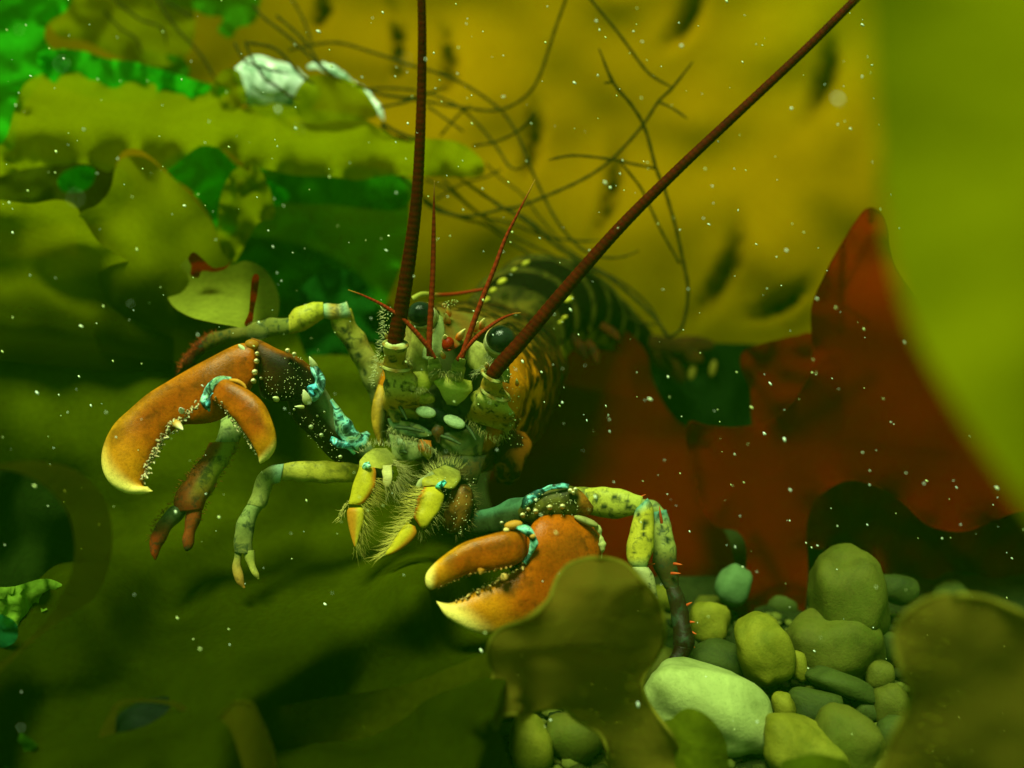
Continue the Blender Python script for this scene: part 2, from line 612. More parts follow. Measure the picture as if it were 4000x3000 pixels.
# ------------------------------------------------------------------ the seabed
def make_seabed():
    m, t, out = nodes('seabed_grit')
    L = t.links.new
    geo = N(t, 'ShaderNodeNewGeometry')
    nz = N(t, 'ShaderNodeTexNoise', Scale=9.0, Detail=8.0, Roughness=0.75)
    L(geo.outputs['Position'], nz.inputs['Vector'])
    rp = ramp(t, [(0.3, (0.008, 0.011, 0.003)), (0.7, (0.035, 0.042, 0.010))])
    L(nz.outputs['Fac'], rp.inputs['Fac'])
    b = N(t, 'ShaderNodeBsdfPrincipled', Roughness=0.9)
    b.inputs['IOR'].default_value = 1.04
    L(rp.outputs['Color'], b.inputs['Base Color'])
    bp = N(t, 'ShaderNodeBump', Strength=0.8, Distance=0.05)
    L(nz.outputs['Fac'], bp.inputs['Height']); L(bp.outputs['Normal'], b.inputs['Normal'])
    L(b.outputs[0], out.inputs['Surface'])
    n = 90
    V, Fc = [], []
    for j in range(n + 1):
        for i in range(n + 1):
            x = -14 + 28 * i / n; y = -10 + 28 * j / n
            z = -0.02 + 0.05 * noise.noise(Vector((x * 1.3, y * 1.3, 0)))
            V.append((x, y, z))
    for j in range(n):
        for i in range(n):
            a = j * (n + 1) + i
            Fc.append((a, a + 1, a + n + 2, a + n + 1))
    o = build('seabed', V, Fc, m)
    tag(o, 'dark gritty seabed under the pebbles and kelp', None, None, 'structure')


make_seabed()


# ------------------------------------------------------------------ kelp and other weeds
def nf(x, y, s, seed=0.0):
    return noise.noise(Vector((x / s, y / s, seed)))


# big amber blade across the back, puckered with deep crescent folds
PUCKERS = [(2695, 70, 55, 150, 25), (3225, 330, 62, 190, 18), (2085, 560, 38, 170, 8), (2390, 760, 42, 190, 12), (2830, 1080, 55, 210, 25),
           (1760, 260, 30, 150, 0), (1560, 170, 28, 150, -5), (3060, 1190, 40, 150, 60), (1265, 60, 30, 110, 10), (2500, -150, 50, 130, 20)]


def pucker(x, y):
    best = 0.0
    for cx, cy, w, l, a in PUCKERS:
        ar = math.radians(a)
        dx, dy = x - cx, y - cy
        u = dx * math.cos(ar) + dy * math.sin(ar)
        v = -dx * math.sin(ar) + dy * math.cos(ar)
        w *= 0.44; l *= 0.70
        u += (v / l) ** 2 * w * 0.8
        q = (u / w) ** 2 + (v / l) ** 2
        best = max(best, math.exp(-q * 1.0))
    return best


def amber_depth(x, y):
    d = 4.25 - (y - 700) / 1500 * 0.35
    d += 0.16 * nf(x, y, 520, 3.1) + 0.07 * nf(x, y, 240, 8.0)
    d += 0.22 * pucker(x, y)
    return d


def amber_pig_shade(x, y, e):
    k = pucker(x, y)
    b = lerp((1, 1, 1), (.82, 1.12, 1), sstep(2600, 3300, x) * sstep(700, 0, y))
    b = lerp(b, (.40, .52, .5), sstep(500, 1250, y - (x - 2200) * .22))  # light falloff towards the lower edge, painted into the colour
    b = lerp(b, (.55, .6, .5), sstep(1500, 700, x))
    return lerp(b, (0.20, 0.19, 0.1), min(1, k * 1.15))  # shade inside the puckers painted in as dark colour


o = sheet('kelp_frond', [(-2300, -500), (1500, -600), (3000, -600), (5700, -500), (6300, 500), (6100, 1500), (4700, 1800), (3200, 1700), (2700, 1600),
          (2200, 1500), (1750, 1400), (1300, 1000), (700, 900), (300, 1000), (-2300, 900)], amber_depth, AMBER, grid=38, relief=None, pig=amber_pig_shade)
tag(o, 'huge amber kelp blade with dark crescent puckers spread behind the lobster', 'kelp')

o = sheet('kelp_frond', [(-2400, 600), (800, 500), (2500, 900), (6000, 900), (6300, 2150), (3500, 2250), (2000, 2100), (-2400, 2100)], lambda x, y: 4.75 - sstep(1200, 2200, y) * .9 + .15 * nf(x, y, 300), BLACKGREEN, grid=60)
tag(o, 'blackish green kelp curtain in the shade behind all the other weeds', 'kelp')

# near blade crossing the right side of the frame, well inside the near limit of focus
o = sheet('kelp_frond', [(3395, -500), (3400, 0), (3415, 350), (3440, 700), (3490, 1050), (3580, 1320), (3720, 1570), (3870, 1800), (4030, 2020), (4250, 2300),
          (4800, 2300), (4900, 1000), (4800, -500)], lambda x, y: 0.88 + (x - 3400) / 1500 * 0.10 + 0.03 * math.sin(x / 260 + y / 900) + 0.012 * nf(x, y, 400, 2), NEARGREEN, grid=45)
tag(o, 'smooth yellow-green kelp blade close to the camera at the right margin', 'kelp')

# wavy ribbon on the left
top = [(10, 560), (65, 400), (100, 325), (190, 282), (300, 275), (365, 305), (425, 338), (500, 310), (600, 295), (680, 322), (725, 352), (775, 340), (830, 362), (900, 412),
       (950, 422), (1000, 408), (1060, 400), (1150, 420), (1250, 432), (1340, 440), (1420, 462), (1500, 512), (1560, 540), (1650, 540), (1780, 552), (1850, 592), (1890, 640)]
bot = [(1870, 690), (1700, 690), (1520, 684), (1400, 704), (1300, 690), (1150, 684), (1050, 662), (960, 642), (890, 592), (830, 572), (780, 572), (720, 612), (650, 662),
       (600, 622), (540, 582), (480, 592), (450, 650), (420, 672), (350, 642), (250, 642), (120, 655), (-80, 700), (-120, 600)]


def ribbon_depth(x, y):
    mid = 470 + (x - 200) * 0.09
    v = (y - mid) / 150.0
    return 3.18 + 0.14 * v * v - 0.10 * v + 0.05 * nf(x, y, 260, 5) + (x - 900) * 0.00012


o = sheet('kelp_ribbon', top + bot, ribbon_depth, weed_mat('bright_olive_kelp', (0.26, 0.28, 0.001), trans=0.55, clear=0.12, var=0.15, scale=3, vein=0.3), grid=26, ruffle=(0.055, 55, 0.022), sub=4)
tag(o, 'long yellow-green kelp ribbon with scalloped edges running across the upper left', 'kelp')

# rounded lobe below the ribbon
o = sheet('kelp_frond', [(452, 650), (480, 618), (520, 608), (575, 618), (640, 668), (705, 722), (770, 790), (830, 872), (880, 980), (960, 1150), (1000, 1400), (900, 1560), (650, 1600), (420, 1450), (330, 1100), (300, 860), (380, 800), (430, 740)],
          lambda x, y: 3.02 + 0.10 * math.sin(x / 120 - y / 170) + 0.05 * nf(x, y, 160, 9) - (y - 800) * 0.0002 + .45 * sstep(1150, 1550, y), OLIVEA, grid=32, ruffle=(0.02, 50, 0.012), pig=lambda x, y, e: lerp((1, 1, 1), (.22, .24, .2), sstep(850, 1250, y + (x - 600) * .3)))  # lower part fades out with shade painted into the colour
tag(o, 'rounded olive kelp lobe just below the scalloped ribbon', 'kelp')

# yellow band with a dark hollow, far left
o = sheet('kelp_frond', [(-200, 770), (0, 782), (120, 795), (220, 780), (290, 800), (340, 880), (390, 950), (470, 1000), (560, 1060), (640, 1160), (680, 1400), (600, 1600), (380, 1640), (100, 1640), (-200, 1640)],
          lambda x, y: 2.98 - 0.16 * sstep(860, 1010, y) * 0.4 + 0.16 * math.sin((y - x * 0.25) / 75.0) * 0.55 + 0.06 * nf(x, y, 190, 4) + .4 * sstep(1200, 1600, y), OLIVEA, grid=30, ruffle=(0.02, 60, 0.012), pig=lambda x, y, e: lerp((1.1, 1.1, 1), (.16, .18, .16), sstep(1000, 1230, y - x * .15 + 70 * nf(x, y, 160, 2))))  # shade of the dark hollows painted in below the bright band
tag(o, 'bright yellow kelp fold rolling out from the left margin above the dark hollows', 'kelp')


# broad dark blade the lobster stands on
def deep_depth(x, y):
    z = 0.34 + 0.10 * nf(x, y, 330, 1.7) + 0.05 * math.sin((x * 0.6 + y) / 150.0) + 0.03 * nf(x, y, 140, 6)
    k = sstep(1750, 1250, y)
    z += k * 0.42
    return depth_for_z(x, max(y, 900), z) if y > 900 else depth_for_z(x, 900, z)


def deep2(x, y):
    if y < 1900:
        return 2.98 + (1900 - y) * 0.00022 + 0.075 * math.sin((y - 0.4 * x) / 150.0 + 0.8) + 0.06 * nf(x, y, 300, 1.1) + .35 * sstep(1480, 1230, y)
    a = 2.98 + 0.075 * math.sin((1900 - 0.4 * x) / 150.0 + 0.8) + 0.06 * nf(x, 1900, 300, 1.1)
    w = sstep(1900, 2300, y)
    b = depth_for_z(x, y, 0.28 + 0.075 * math.sin((x * 0.8 + y) / 130.0 + 1.5 * nf(x, y, 500, 9)) + 0.11 * nf(x, y, 300, 1.7))
    return a * (1 - w) + b * w


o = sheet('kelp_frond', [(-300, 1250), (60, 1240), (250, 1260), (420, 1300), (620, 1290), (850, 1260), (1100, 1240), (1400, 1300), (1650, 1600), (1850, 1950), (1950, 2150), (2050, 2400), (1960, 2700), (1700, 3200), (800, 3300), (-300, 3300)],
          deep2, DEEP, grid=40, ruffle=(0.04, 90, 0.012), pig=lambda x, y, e: lerp((2.1, 2.0, 1.6), (.72, .72, .72), sstep(1600, 2450, y - .2 * x)))  # brighter top and shaded bottom painted into the blade's colour
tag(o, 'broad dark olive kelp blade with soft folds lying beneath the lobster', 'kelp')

# pale cupped lobe behind the upper left leg
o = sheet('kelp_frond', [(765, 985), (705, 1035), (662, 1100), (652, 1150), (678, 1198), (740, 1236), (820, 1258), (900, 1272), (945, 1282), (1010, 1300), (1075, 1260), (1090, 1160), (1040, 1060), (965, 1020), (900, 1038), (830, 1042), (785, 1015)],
          lambda x, y: 2.92 - 0.26 * sstep(1060, 1290, y) ** 1.5 + 0.00012 * abs(x - 830), weed_mat('pale_kelp', (0.25, 0.26, 0.022), trans=0.35, clear=0.0, var=0.15, scale=6, attr=True), grid=22, pig=lambda x, y, e: lerp(lerp((.42, .42, .3), (1, 1, 1), sstep(1080, 1240, y)), (.12, .14, .1), sstep(930, 1030, x)))  # lit lower lip and shaded upper right painted into the colour
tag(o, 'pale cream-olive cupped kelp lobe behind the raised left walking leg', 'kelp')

# torn red rim at its top
o = sheet('red_weed_scrap', [(735, 1010), (755, 985), (790, 1010), (830, 1045), (880, 1040), (900, 1022), (880, 1050), (835, 1062), (790, 1058), (775, 1085), (745, 1075), (748, 1040)],
          lambda x, y: 2.84 + 0.02 * nf(x, y, 40), RED, grid=16, pig=red_light_shade)
tag(o, 'torn scrap of red weed on the rim of the pale kelp lobe', 'seaweed')
o = sheet('red_weed_scrap', [(985, 1085), (1000, 1070), (1012, 1085), (1005, 1150), (992, 1210), (985, 1260), (965, 1275), (955, 1262), (972, 1220), (978, 1150)],
          lambda x, y: 2.66 + 0.02 * nf(x, y, 40), RED, grid=16, pig=red_light_shade)
tag(o, 'narrow vertical strip of red weed right of the pale kelp lobe', 'seaweed')

# small green-yellow blades in front of the white shell
o = sheet('kelp_frond', [(1160, 350), (1205, 300), (1250, 292), (1310, 296), (1370, 314), (1415, 344), (1446, 385), (1475, 450), (1400, 470), (1300, 470), (1200, 480), (1150, 420)], lambda x, y: 3.28 + 0.02 * nf(x, y, 90), OLIVE, grid=22, ruffle=(.012, 40, .03))
tag(o, 'short yellow-green kelp scrap lying across the middle of the white shell', 'kelp')
o = sheet('kelp_frond', [(840, 310), (880, 270), (930, 275), (950, 320), (965, 380), (940, 420), (890, 425), (850, 390), (820, 350)], lambda x, y: 3.30 + 0.04 * nf(x, y, 50), OLIVE, grid=22, ruffle=(.03, 40, .05))
tag(o, 'small rounded olive kelp scrap against the left end of the white shell', 'kelp')

# upper left olive patch behind the sea lettuce
o = sheet('kelp_frond', [(180, 60), (260, 10), (420, -60), (700, -80), (760, 60), (740, 200), (640, 260), (480, 230), (330, 160), (230, 140)], lambda x, y: 3.75 + 0.08 * nf(x, y, 150, 2), OLIVE, grid=34, ruffle=(.05, 60, .03))
tag(o, 'dull olive kelp tip behind the bright sea lettuce at the top left', 'kelp')


def lettuce(outline, d, mat, label, amp=0.07, grid=26, slope=0.0, holes=()):
    cx = sum(p[0] for p in outline) / len(outline); cy = sum(p[1] for p in outline) / len(outline)
    o = sheet('sea_lettuce', outline, lambda x, y: d + slope * (y - cy) + amp * nf(x, y, 110, d * 3) + amp * .5 * nf(x, y, 50, d * 5), mat, grid=grid, ruffle=(amp * .8, 45, 0.045), holes=holes)
    tag(o, label, 'sea lettuce')


lettuce([(-250, -300), (150, -300), (330, -250), (300, -60), (260, 40), (190, 90), (180, 160), (260, 250), (330, 300), (280, 330), (180, 300), (130, 360), (90, 420), (60, 520), (20, 600), (-250, 640)], 3.5, LETTUCE,
        'bright green sea lettuce filling the top left corner')
lettuce([(150, 210), (230, 190), (330, 200), (420, 230), (520, 240), (620, 270), (720, 300), (830, 330), (900, 350), (850, 385), (720, 380), (600, 390), (480, 400), (350, 380), (220, 330), (160, 270)], 3.42, LETTUCE,
        'bright green sea lettuce strip trailing above the scalloped kelp ribbon')
lettuce([(620, -120), (1000, -120), (1010, 40), (990, 90), (930, 110), (900, 150), (850, 120), (870, 70), (800, 60), (740, 30), (650, 20)], 3.85, DULLGREEN, 'ragged green sea lettuce hanging at the top edge above the white shell')
lettuce([(560, 200), (640, 210), (720, 230), (740, 290), (700, 330), (620, 300), (570, 260)], 3.8, DULLGREEN, 'small faint green sea lettuce piece below the crossing dark threads')
lettuce([(640, 640), (700, 600), (770, 560), (830, 560), (880, 600), (930, 650), (1000, 690), (1080, 720), (1130, 760), (1100, 800), (1030, 790), (980, 720), (930, 700), (920, 780), (940, 860), (900, 930), (860, 960), (840, 880), (790, 800), (740, 740), (680, 700)], 3.3, LETTUCE,
        'torn green sea lettuce showing under the scalloped ribbon', amp=.09)
lettuce([(860, 780), (900, 680), (960, 640), (1010, 650), (1060, 760), (1070, 850), (1010, 870), (960, 950), (920, 1020), (880, 1010), (850, 920)], 3.14, OLIVE, 'narrow olive weed lobe hanging in front of the torn sea lettuce')
lettuce([(880, 760), (1100, 680), (1350, 660), (1550, 680), (1600, 800), (1580, 1000), (1500, 1200), (1420, 1320), (1250, 1350), (1050, 1280), (940, 1150), (900, 950)], 3.55, DULLGREEN, 'wide dim green sea lettuce sheet behind the left antenna', amp=.12)
lettuce([(1180, 1120), (1300, 1050), (1420, 1100), (1480, 1250), (1480, 1450), (1460, 1620), (1380, 1660), (1280, 1560), (1200, 1400), (1150, 1250)], 3.25, weed_mat('deep_green_weed', (0.008, 0.07, 0.006), var=.4, scale=6), 'dark green weed sheet in the gap between the head and the raised claw', amp=.06)
lettuce([(230, 690), (300, 650), (370, 660), (360, 720), (310, 750), (240, 745)], 3.25, LETTUCE, 'small patch of green sea lettuce seen under the ribbon at the far left')
lettuce([(-100, 2330), (60, 2290), (180, 2260), (260, 2300), (230, 2360), (150, 2400), (90, 2480), (20, 2560), (-100, 2620)], 2.35, weed_mat('lit_lettuce', (0.22, 0.38, 0.03), var=.4, scale=9), 'bright yellow-green weed seen through the curl of the lower left frond')
lettuce([(-80, 2420), (0, 2400), (60, 2430), (70, 2480), (40, 2520), (-80, 2540)], 2.2, weed_mat('teal_weed', (0.01, 0.11, 0.03), var=.3, scale=9), 'small dark teal weed disc at the lower left margin', amp=.02)
lettuce([(-100, 2900), (20, 2850), (110, 2880), (180, 2960), (220, 3100), (-100, 3100)], 2.0, weed_mat('low_lettuce', (0.07, 0.20, 0.01), var=.5, scale=9), 'mottled green weed patch in the bottom left corner')

lettuce([(-200, 640), (150, 620), (420, 640), (520, 720), (420, 860), (200, 880), (-200, 900)], 3.4, DEEPG, 'shaded olive-green weed behind the gap under the ribbon at the far left', amp=.05)
lettuce([(1000, 640), (1250, 650), (1500, 660), (1620, 720), (1560, 820), (1300, 800), (1080, 780)], 3.5, DULLGREEN, 'dim green sea lettuce strip directly under the right half of the ribbon', amp=.06)

# ---- foreground fronds
o = sheet('kelp_frond', [(-150, 1840), (0, 1812), (150, 1800), (300, 1838), (398, 1930), (436, 2050), (430, 2200), (372, 2330), (300, 2385), (200, 2452), (90, 2540), (0, 2625), (-150, 2760),
                         (-150, 2700), (0, 2590), (100, 2505), (200, 2395), (242, 2320), (280, 2230), (290, 2130), (268, 2020), (200, 1922), (110, 1862), (0, 1832), (-150, 1856)],
          lambda x, y: 1.86 + 0.10 * sstep(1800, 2500, y) + 0.0003 * (x - 200), DIMFROND, grid=24)
tag(o, 'brown kelp frond curling in a crescent at the lower left margin', 'kelp')
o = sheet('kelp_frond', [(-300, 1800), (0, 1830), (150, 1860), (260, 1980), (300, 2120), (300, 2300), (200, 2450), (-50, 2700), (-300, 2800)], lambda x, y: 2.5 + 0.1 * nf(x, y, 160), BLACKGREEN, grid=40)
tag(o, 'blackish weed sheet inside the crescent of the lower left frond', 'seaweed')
o = sheet('kelp_frond', [(905, 2752), (940, 2742), (985, 2752), (1012, 2800), (1050, 2880), (1072, 2965), (1075, 3150), (830, 3150), (822, 2960), (826, 2890), (850, 2815)], lambda x, y: 1.92 - 0.05 * math.cos((x - 945) / 90.0), DIMFROND, grid=22, margin=(.003, DIMMARGIN))
tag(o, 'brown oval kelp tip at the bottom left of centre', 'kelp')
o = sheet('kelp_frond', [(968, 2750), (1080, 2760), (1250, 2728), (1450, 2700), (1620, 2660), (1780, 2600), (1900, 2560), (1960, 2640), (1940, 2800), (1980, 2950), (2020, 3200), (1000, 3200), (1075, 2960), (1040, 2850)],
          lambda x, y: 2.04 + 0.05 * math.sin((x + y) / 160.0), weed_mat('low_olive_kelp', (0.045, 0.046, 0.001), trans=.5, clear=.1, var=.3, scale=5), grid=36)
tag(o, 'wide dark olive kelp blade along the bottom edge left of the lobed frond', 'kelp')
o = sheet('kelp_frond', [(380, 2900), (420, 2800), (460, 2740), (560, 2728), (680, 2740), (745, 2775), (800, 2860), (830, 2990), (840, 3150), (700, 3150), (735, 2980), (738, 2860), (720, 2790), (650, 2752), (560, 2744), (470, 2760), (450, 2850), (440, 3150), (360, 3150)],
          lambda x, y: 1.95 + 0.0001 * (y - 2700), DIMFROND, grid=22)
tag(o, 'brown kelp collar arching over the dark stone at the bottom left', 'kelp')

lob = [(2337, 2179), (2270, 2188), (2218, 2210), (2180, 2255), (2160, 2300), (2138, 2350), (2059, 2418), (1959, 2457), (1918, 2505), (1908, 2560), (1928, 2636), (1910, 2706), (1912, 2780), (1935, 2850), (1960, 2800), (2010, 2790), (2035, 2815),
       (2098, 2776), (2198, 2766), (2245, 2805), (2300, 2840), (2345, 2870), (2375, 2940), (2420, 3150), (2760, 3150), (2675, 2995), (2625, 2875), (2566, 2796), (2518, 2720), (2512, 2650), (2556, 2577), (2594, 2500), (2592, 2420), (2572, 2355), (2516, 2278), (2437, 2202)]


def lob_depth(x, y):
    d = 1.98 + 0.05 * sstep(2300, 2180, y) + 0.07 * math.sin((x - 1900) / 170.0 + y / 260.0) * 0.7
    d += 0.05 * sstep(2540, 2760, y) - 0.06 * sstep(2620, 2520, y) * sstep(1900, 2150, x) * sstep(2600, 2350, x)
    return d


o = sheet('kelp_frond', lob, lob_depth, FROND, grid=24, ruffle=(0.035, 60, 0.012), margin=(.0045, MARGIN))
tag(o, 'lobed brown kelp frond standing in front of the lower claw', 'kelp')
o = sheet('kelp_frond', [(2590, 2850), (2625, 2806), (2660, 2775), (2700, 2766), (2750, 2785), (2795, 2826), (2830, 2885), (2842, 2940), (2840, 3150), (2640, 3150)], lambda x, y: 2.07 - 0.05 * math.cos((x - 2730) / 80.0), weed_mat('small_frond', (0.15, 0.17, 0.006), trans=.5, clear=.12), grid=22)
tag(o, 'small olive kelp tip against the large pale stone', 'kelp')
o = sheet('kelp_frond', [(3050, 2990), (3100, 2962), (3180, 2945), (3260, 2958), (3320, 2990), (3340, 3150), (3040, 3150)], lambda x, y: 1.9 - 0.04 * math.cos((x - 3190) / 80.0), weed_mat('lowest_frond', (0.11, 0.14, 0.006), trans=.5, clear=.1), grid=22)
tag(o, 'rounded kelp tip just entering at the bottom edge below the yellow stone', 'kelp')
o = sheet('kelp_frond', [(3720, 2323), (3650, 2332), (3590, 2358), (3530, 2405), (3505, 2450), (3496, 2510), (3521, 2617), (3552, 2690), (3556, 2720), (3541, 2776), (3491, 2865), (3460, 2950), (3440, 3150), (4250, 3200), (4250, 2520), (4080, 2440), (3960, 2380), (3850, 2338)],
          lambda x, y: 1.62 + 0.05 * math.sin((x - 3500) / 210.0) + 0.05 * nf(x, y, 260, 7), FROND, grid=34, ruffle=(0.03, 70, 0.01), margin=(.0045, MARGIN))
tag(o, 'large smooth brown kelp frond in the bottom right corner', 'kelp')

# ---- red weed on the right
redmain = [(3391, 813), (3340, 870), (3299, 936), (3250, 1020), (3217, 1089), (3188, 1150), (3171, 1215), (3172, 1300), (3178, 1400), (3156, 1479), (3094, 1571), (3012, 1643), (2930, 1665), (2859, 1673), (2760, 1665), (2695, 1650),
           (2684, 1725), (2715, 1848), (2736, 1960), (2787, 2052), (2879, 2073), (2918, 2140), (2910, 2268), (2854, 2408), (2900, 2415), (2944, 2435), (2993, 2403), (3020, 2425), (3053, 2430), (3085, 2405), (3133, 2420), (3153, 2249), (3148, 2100),
           (3156, 2011), (3197, 1940), (3299, 1878), (3402, 1889), (3525, 1960), (3627, 2052), (3760, 2075), (3873, 2036), (4000, 1995), (4200, 2000), (4300, 1800), (4000, 1500), (3700, 1300), (3560, 1130), (3500, 1040), (3476, 960), (3470, 900), (3445, 835)]


def red_depth(x, y):
    d = 2.95 + 0.07 * math.sin((x - y * 0.5) / 260.0) + 0.025 * nf(x, y, 260, 4) - 0.1 * sstep(1700, 2400, y)
    d += 0.05 * sstep(0, 1, (x - 3290 + (y - 900) * 0.05) / 15.0) * sstep(1300, 1000, y)
    return d


o = sheet('red_weed', redmain, red_depth, RED, grid=20, ruffle=(0.03, 60, 0.014), sub=5, pig=red_light_shade, margin=(.0022, REDRIM))
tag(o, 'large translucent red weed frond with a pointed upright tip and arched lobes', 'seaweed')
o = sheet('red_weed', [(3185, 1310), (3110, 1312), (3043, 1326), (2960, 1348), (2900, 1378), (2895, 1440), (2930, 1520), (2935, 1620), (2960, 1700), (3100, 1750), (3250, 1650), (3300, 1450)], lambda x, y: 3.18 + .05 * nf(x, y, 90), RED, grid=28, ruffle=(.03, 40, .02), pig=red_light_shade)
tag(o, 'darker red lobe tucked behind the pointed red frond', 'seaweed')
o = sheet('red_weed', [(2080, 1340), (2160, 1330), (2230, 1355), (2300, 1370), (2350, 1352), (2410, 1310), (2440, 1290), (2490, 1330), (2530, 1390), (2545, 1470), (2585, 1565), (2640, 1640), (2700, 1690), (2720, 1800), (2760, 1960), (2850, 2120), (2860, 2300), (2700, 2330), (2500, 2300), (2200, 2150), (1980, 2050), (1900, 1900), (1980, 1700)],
          lambda x, y: 3.42 - 0.35 * sstep(1700, 2250, y) + 0.03 * nf(x, y, 260, 4), RED, grid=34, ruffle=(.02, 60, .012), pig=red_light_shade)
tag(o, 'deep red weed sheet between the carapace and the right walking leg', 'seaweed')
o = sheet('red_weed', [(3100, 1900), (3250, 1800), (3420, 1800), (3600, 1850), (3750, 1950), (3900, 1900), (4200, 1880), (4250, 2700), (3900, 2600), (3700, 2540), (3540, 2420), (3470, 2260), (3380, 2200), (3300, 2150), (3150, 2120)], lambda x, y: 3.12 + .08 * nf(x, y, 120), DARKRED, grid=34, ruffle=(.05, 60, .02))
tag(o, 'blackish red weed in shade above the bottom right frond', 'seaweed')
o = sheet('kelp_frond', [(2480, 1360), (2700, 1340), (3000, 1350), (3200, 1400), (3300, 1650), (3150, 1800), (2800, 1800), (2560, 1700), (2470, 1520)], lambda x, y: 3.72 + .1 * nf(x, y, 120), weed_mat('gap_kelp_shade', (0.006, 0.015, 0.003), trans=.3, clear=0, var=.6, scale=7), grid=36)  # shade of the gap is put into this near-black colour
tag(o, 'kelp in the gap between the two red fronds, shade put into its near-black green', 'kelp')


# ------------------------------------------------------------------ thread weed
def strand_data(pts, w, d0, d1=None):
    d1 = d0 if d1 is None else d1
    m = len(pts)
    q = []
    for i, p in enumerate(pts):
        t = i / (m - 1)
        dd = d0 + (d1 - d0) * t
        q.append((p[0], p[1], w, dd))
    rows = tubes(q)
    L = sum(math.hypot(pts[i + 1][0] - pts[i][0], pts[i + 1][1] - pts[i][1]) for i in range(m - 1))
    n = max(8, int(L / 16))
    r = cr(rows, n)
    # thin tips
    r = r.copy()
    for k in range(n):
        t = k / (n - 1)
        f = min(1.0, 0.45 + 6 * (1 - t)) * (1 + 0.12 * math.sin(k * 1.7))
        c = (r[k, 0:2] + r[k, 2:4]) / 2
        r[k, 0:2] = c + (r[k, 0:2] - c) * f
        r[k, 2:4] = c + (r[k, 2:4] - c) * f
    return loft_data(r.tolist(), n=n, sides=6)


def weed_plant(label, base, strands):
    root = empty('thread_weed', base)
    tag(root, label, 'seaweed')
    for pts, w, d0, d1 in strands:
        V, Fc, C, M = strand_data(pts, w, d0, d1)
        build('strand', V, Fc, THREAD, root)


weed_plant('dark branching thread weed looping upright in front of the amber kelp', P(2614, 1317, 3.3), [
    ([(2614, 1320), (2665, 1274), (2688, 1139), (2667, 1013), (2639, 886), (2597, 743), (2563, 658), (2521, 506), (2470, 414), (2395, 321), (2340, 190)], 6.5, 3.2, 3.0),
    ([(2563, 658), (2470, 640), (2386, 622), (2260, 608), (2200, 612), (2141, 626)], 5, 3.1, 3.0),
    ([(2656, 1030), (2580, 895), (2513, 751), (2470, 690), (2424, 633)], 5, 3.15, 3.05),
    ([(2395, 321), (2359, 324)], 4.5, 3.03, 3.0),
    ([(2614, 1320), (2563, 1249), (2487, 1173), (2386, 1089), (2293, 1038), (2175, 962), (2040, 852), (1964, 810), (1838, 726), (1787, 688)], 7, 3.2, 3.3),
    ([(2600, 1310), (2540, 1200), (2440, 1110), (2300, 1030), (2160, 930), (2030, 830)], 5, 3.3, 3.35),
    ([(2560, 1270), (2480, 1250), (2400, 1200), (2340, 1120), (2260, 1050)], 4.5, 3.4, 3.4),
])
weed_plant('long dark thread weed arching in from the top edge beside the right antenna', P(2310, -60, 3.2), [
    ([(2270, -60), (2310, 0), (2420, 135), (2513, 262), (2560, 305), (2627, 342)], 5.5, 3.1, 3.1),
    ([(1652, 785), (1719, 827), (1838, 844), (1964, 815), (2040, 802), (2260, 709), (2386, 625), (2504, 498), (2572, 397), (2627, 342), (2707, 240)], 6, 3.3, 3.05),
    ([(2572, 397), (2630, 425), (2686, 464)], 4.5, 3.1, 3.05),
])
weed_plant('tangle of dark thread weed arcing between the two long antennae', P(1500, 371, 3.4), [
    ([(1380, 330), (1500, 371), (1669, 397), (1821, 422), (1947, 430), (2049, 380), (2108, 295), (2167, 118), (2209, 0), (2230, -80)], 5.5, 3.5, 3.2),
    ([(1128, 195), (1302, 166), (1447, 202), (1600, 253), (1700, 282), (1812, 329), (1947, 422), (2015, 515), (2057, 616), (2108, 734), (2175, 861), (2260, 962), (2344, 1002), (2428, 1004), (2496, 979)], 5.5, 3.5, 3.2),
    ([(1500, 418), (1627, 384), (1745, 338)], 4.5, 3.4, 3.3),
    ([(1400, 350), (1530, 345), (1669, 363), (1787, 414), (1863, 481), (1939, 574), (1990, 650), (2030, 660), (2060, 630)], 5, 3.5, 3.3),
    ([(1846, 570), (1939, 553), (2032, 506), (2091, 439)], 5, 3.3, 3.2),
    ([(1669, 414), (1753, 473), (1812, 515)], 4.5, 3.35, 3.3),
    ([(1720, 530), (1790, 450), (1840, 410)], 4.5, 3.4, 3.35),
    ([(1565, 690), (1620, 740), (1690, 800), (1800, 850), (1900, 880), (2000, 950), (2100, 1010), (2200, 1060)], 6, 3.4, 3.4),
    ([(1660, 700), (1750, 740), (1850, 820), (1960, 900), (2080, 960), (2200, 1020), (2300, 1080), (2400, 1180)], 5, 3.45, 3.4),
    ([(1700, 780), (1800, 720), (1900, 690), (1960, 660)], 4.5, 3.45, 3.4),
    ([(1730, 700), (1830, 800), (1900, 850), (1990, 870), (2120, 920), (2250, 940), (2345, 940)], 5, 3.4, 3.35),
    ([(1900, 640), (1960, 700), (2040, 760), (2110, 850), (2180, 930)], 4, 3.5, 3.4),
])
weed_plant('fine dark thread weed hanging from the top edge above the scalloped ribbon', P(640, -40, 3.6), [
    ([(420, -30), (448, 0), (542, 72), (629, 108), (651, 174)], 5, 3.62, 3.6),
    ([(405, 43), (470, 110), (530, 150), (557, 210)], 4.5, 3.6, 3.6),
    ([(580, -40), (615, 0), (687, 108), (781, 210), (846, 318)], 5.5, 3.55, 3.5),
    ([(600, -40), (636, 0), (690, 30), (752, 72)], 5, 3.6, 3.6),
    ([(1110, -40), (1143, 0), (1193, 94), (1222, 188)], 4.5, 3.6, 3.5),
])
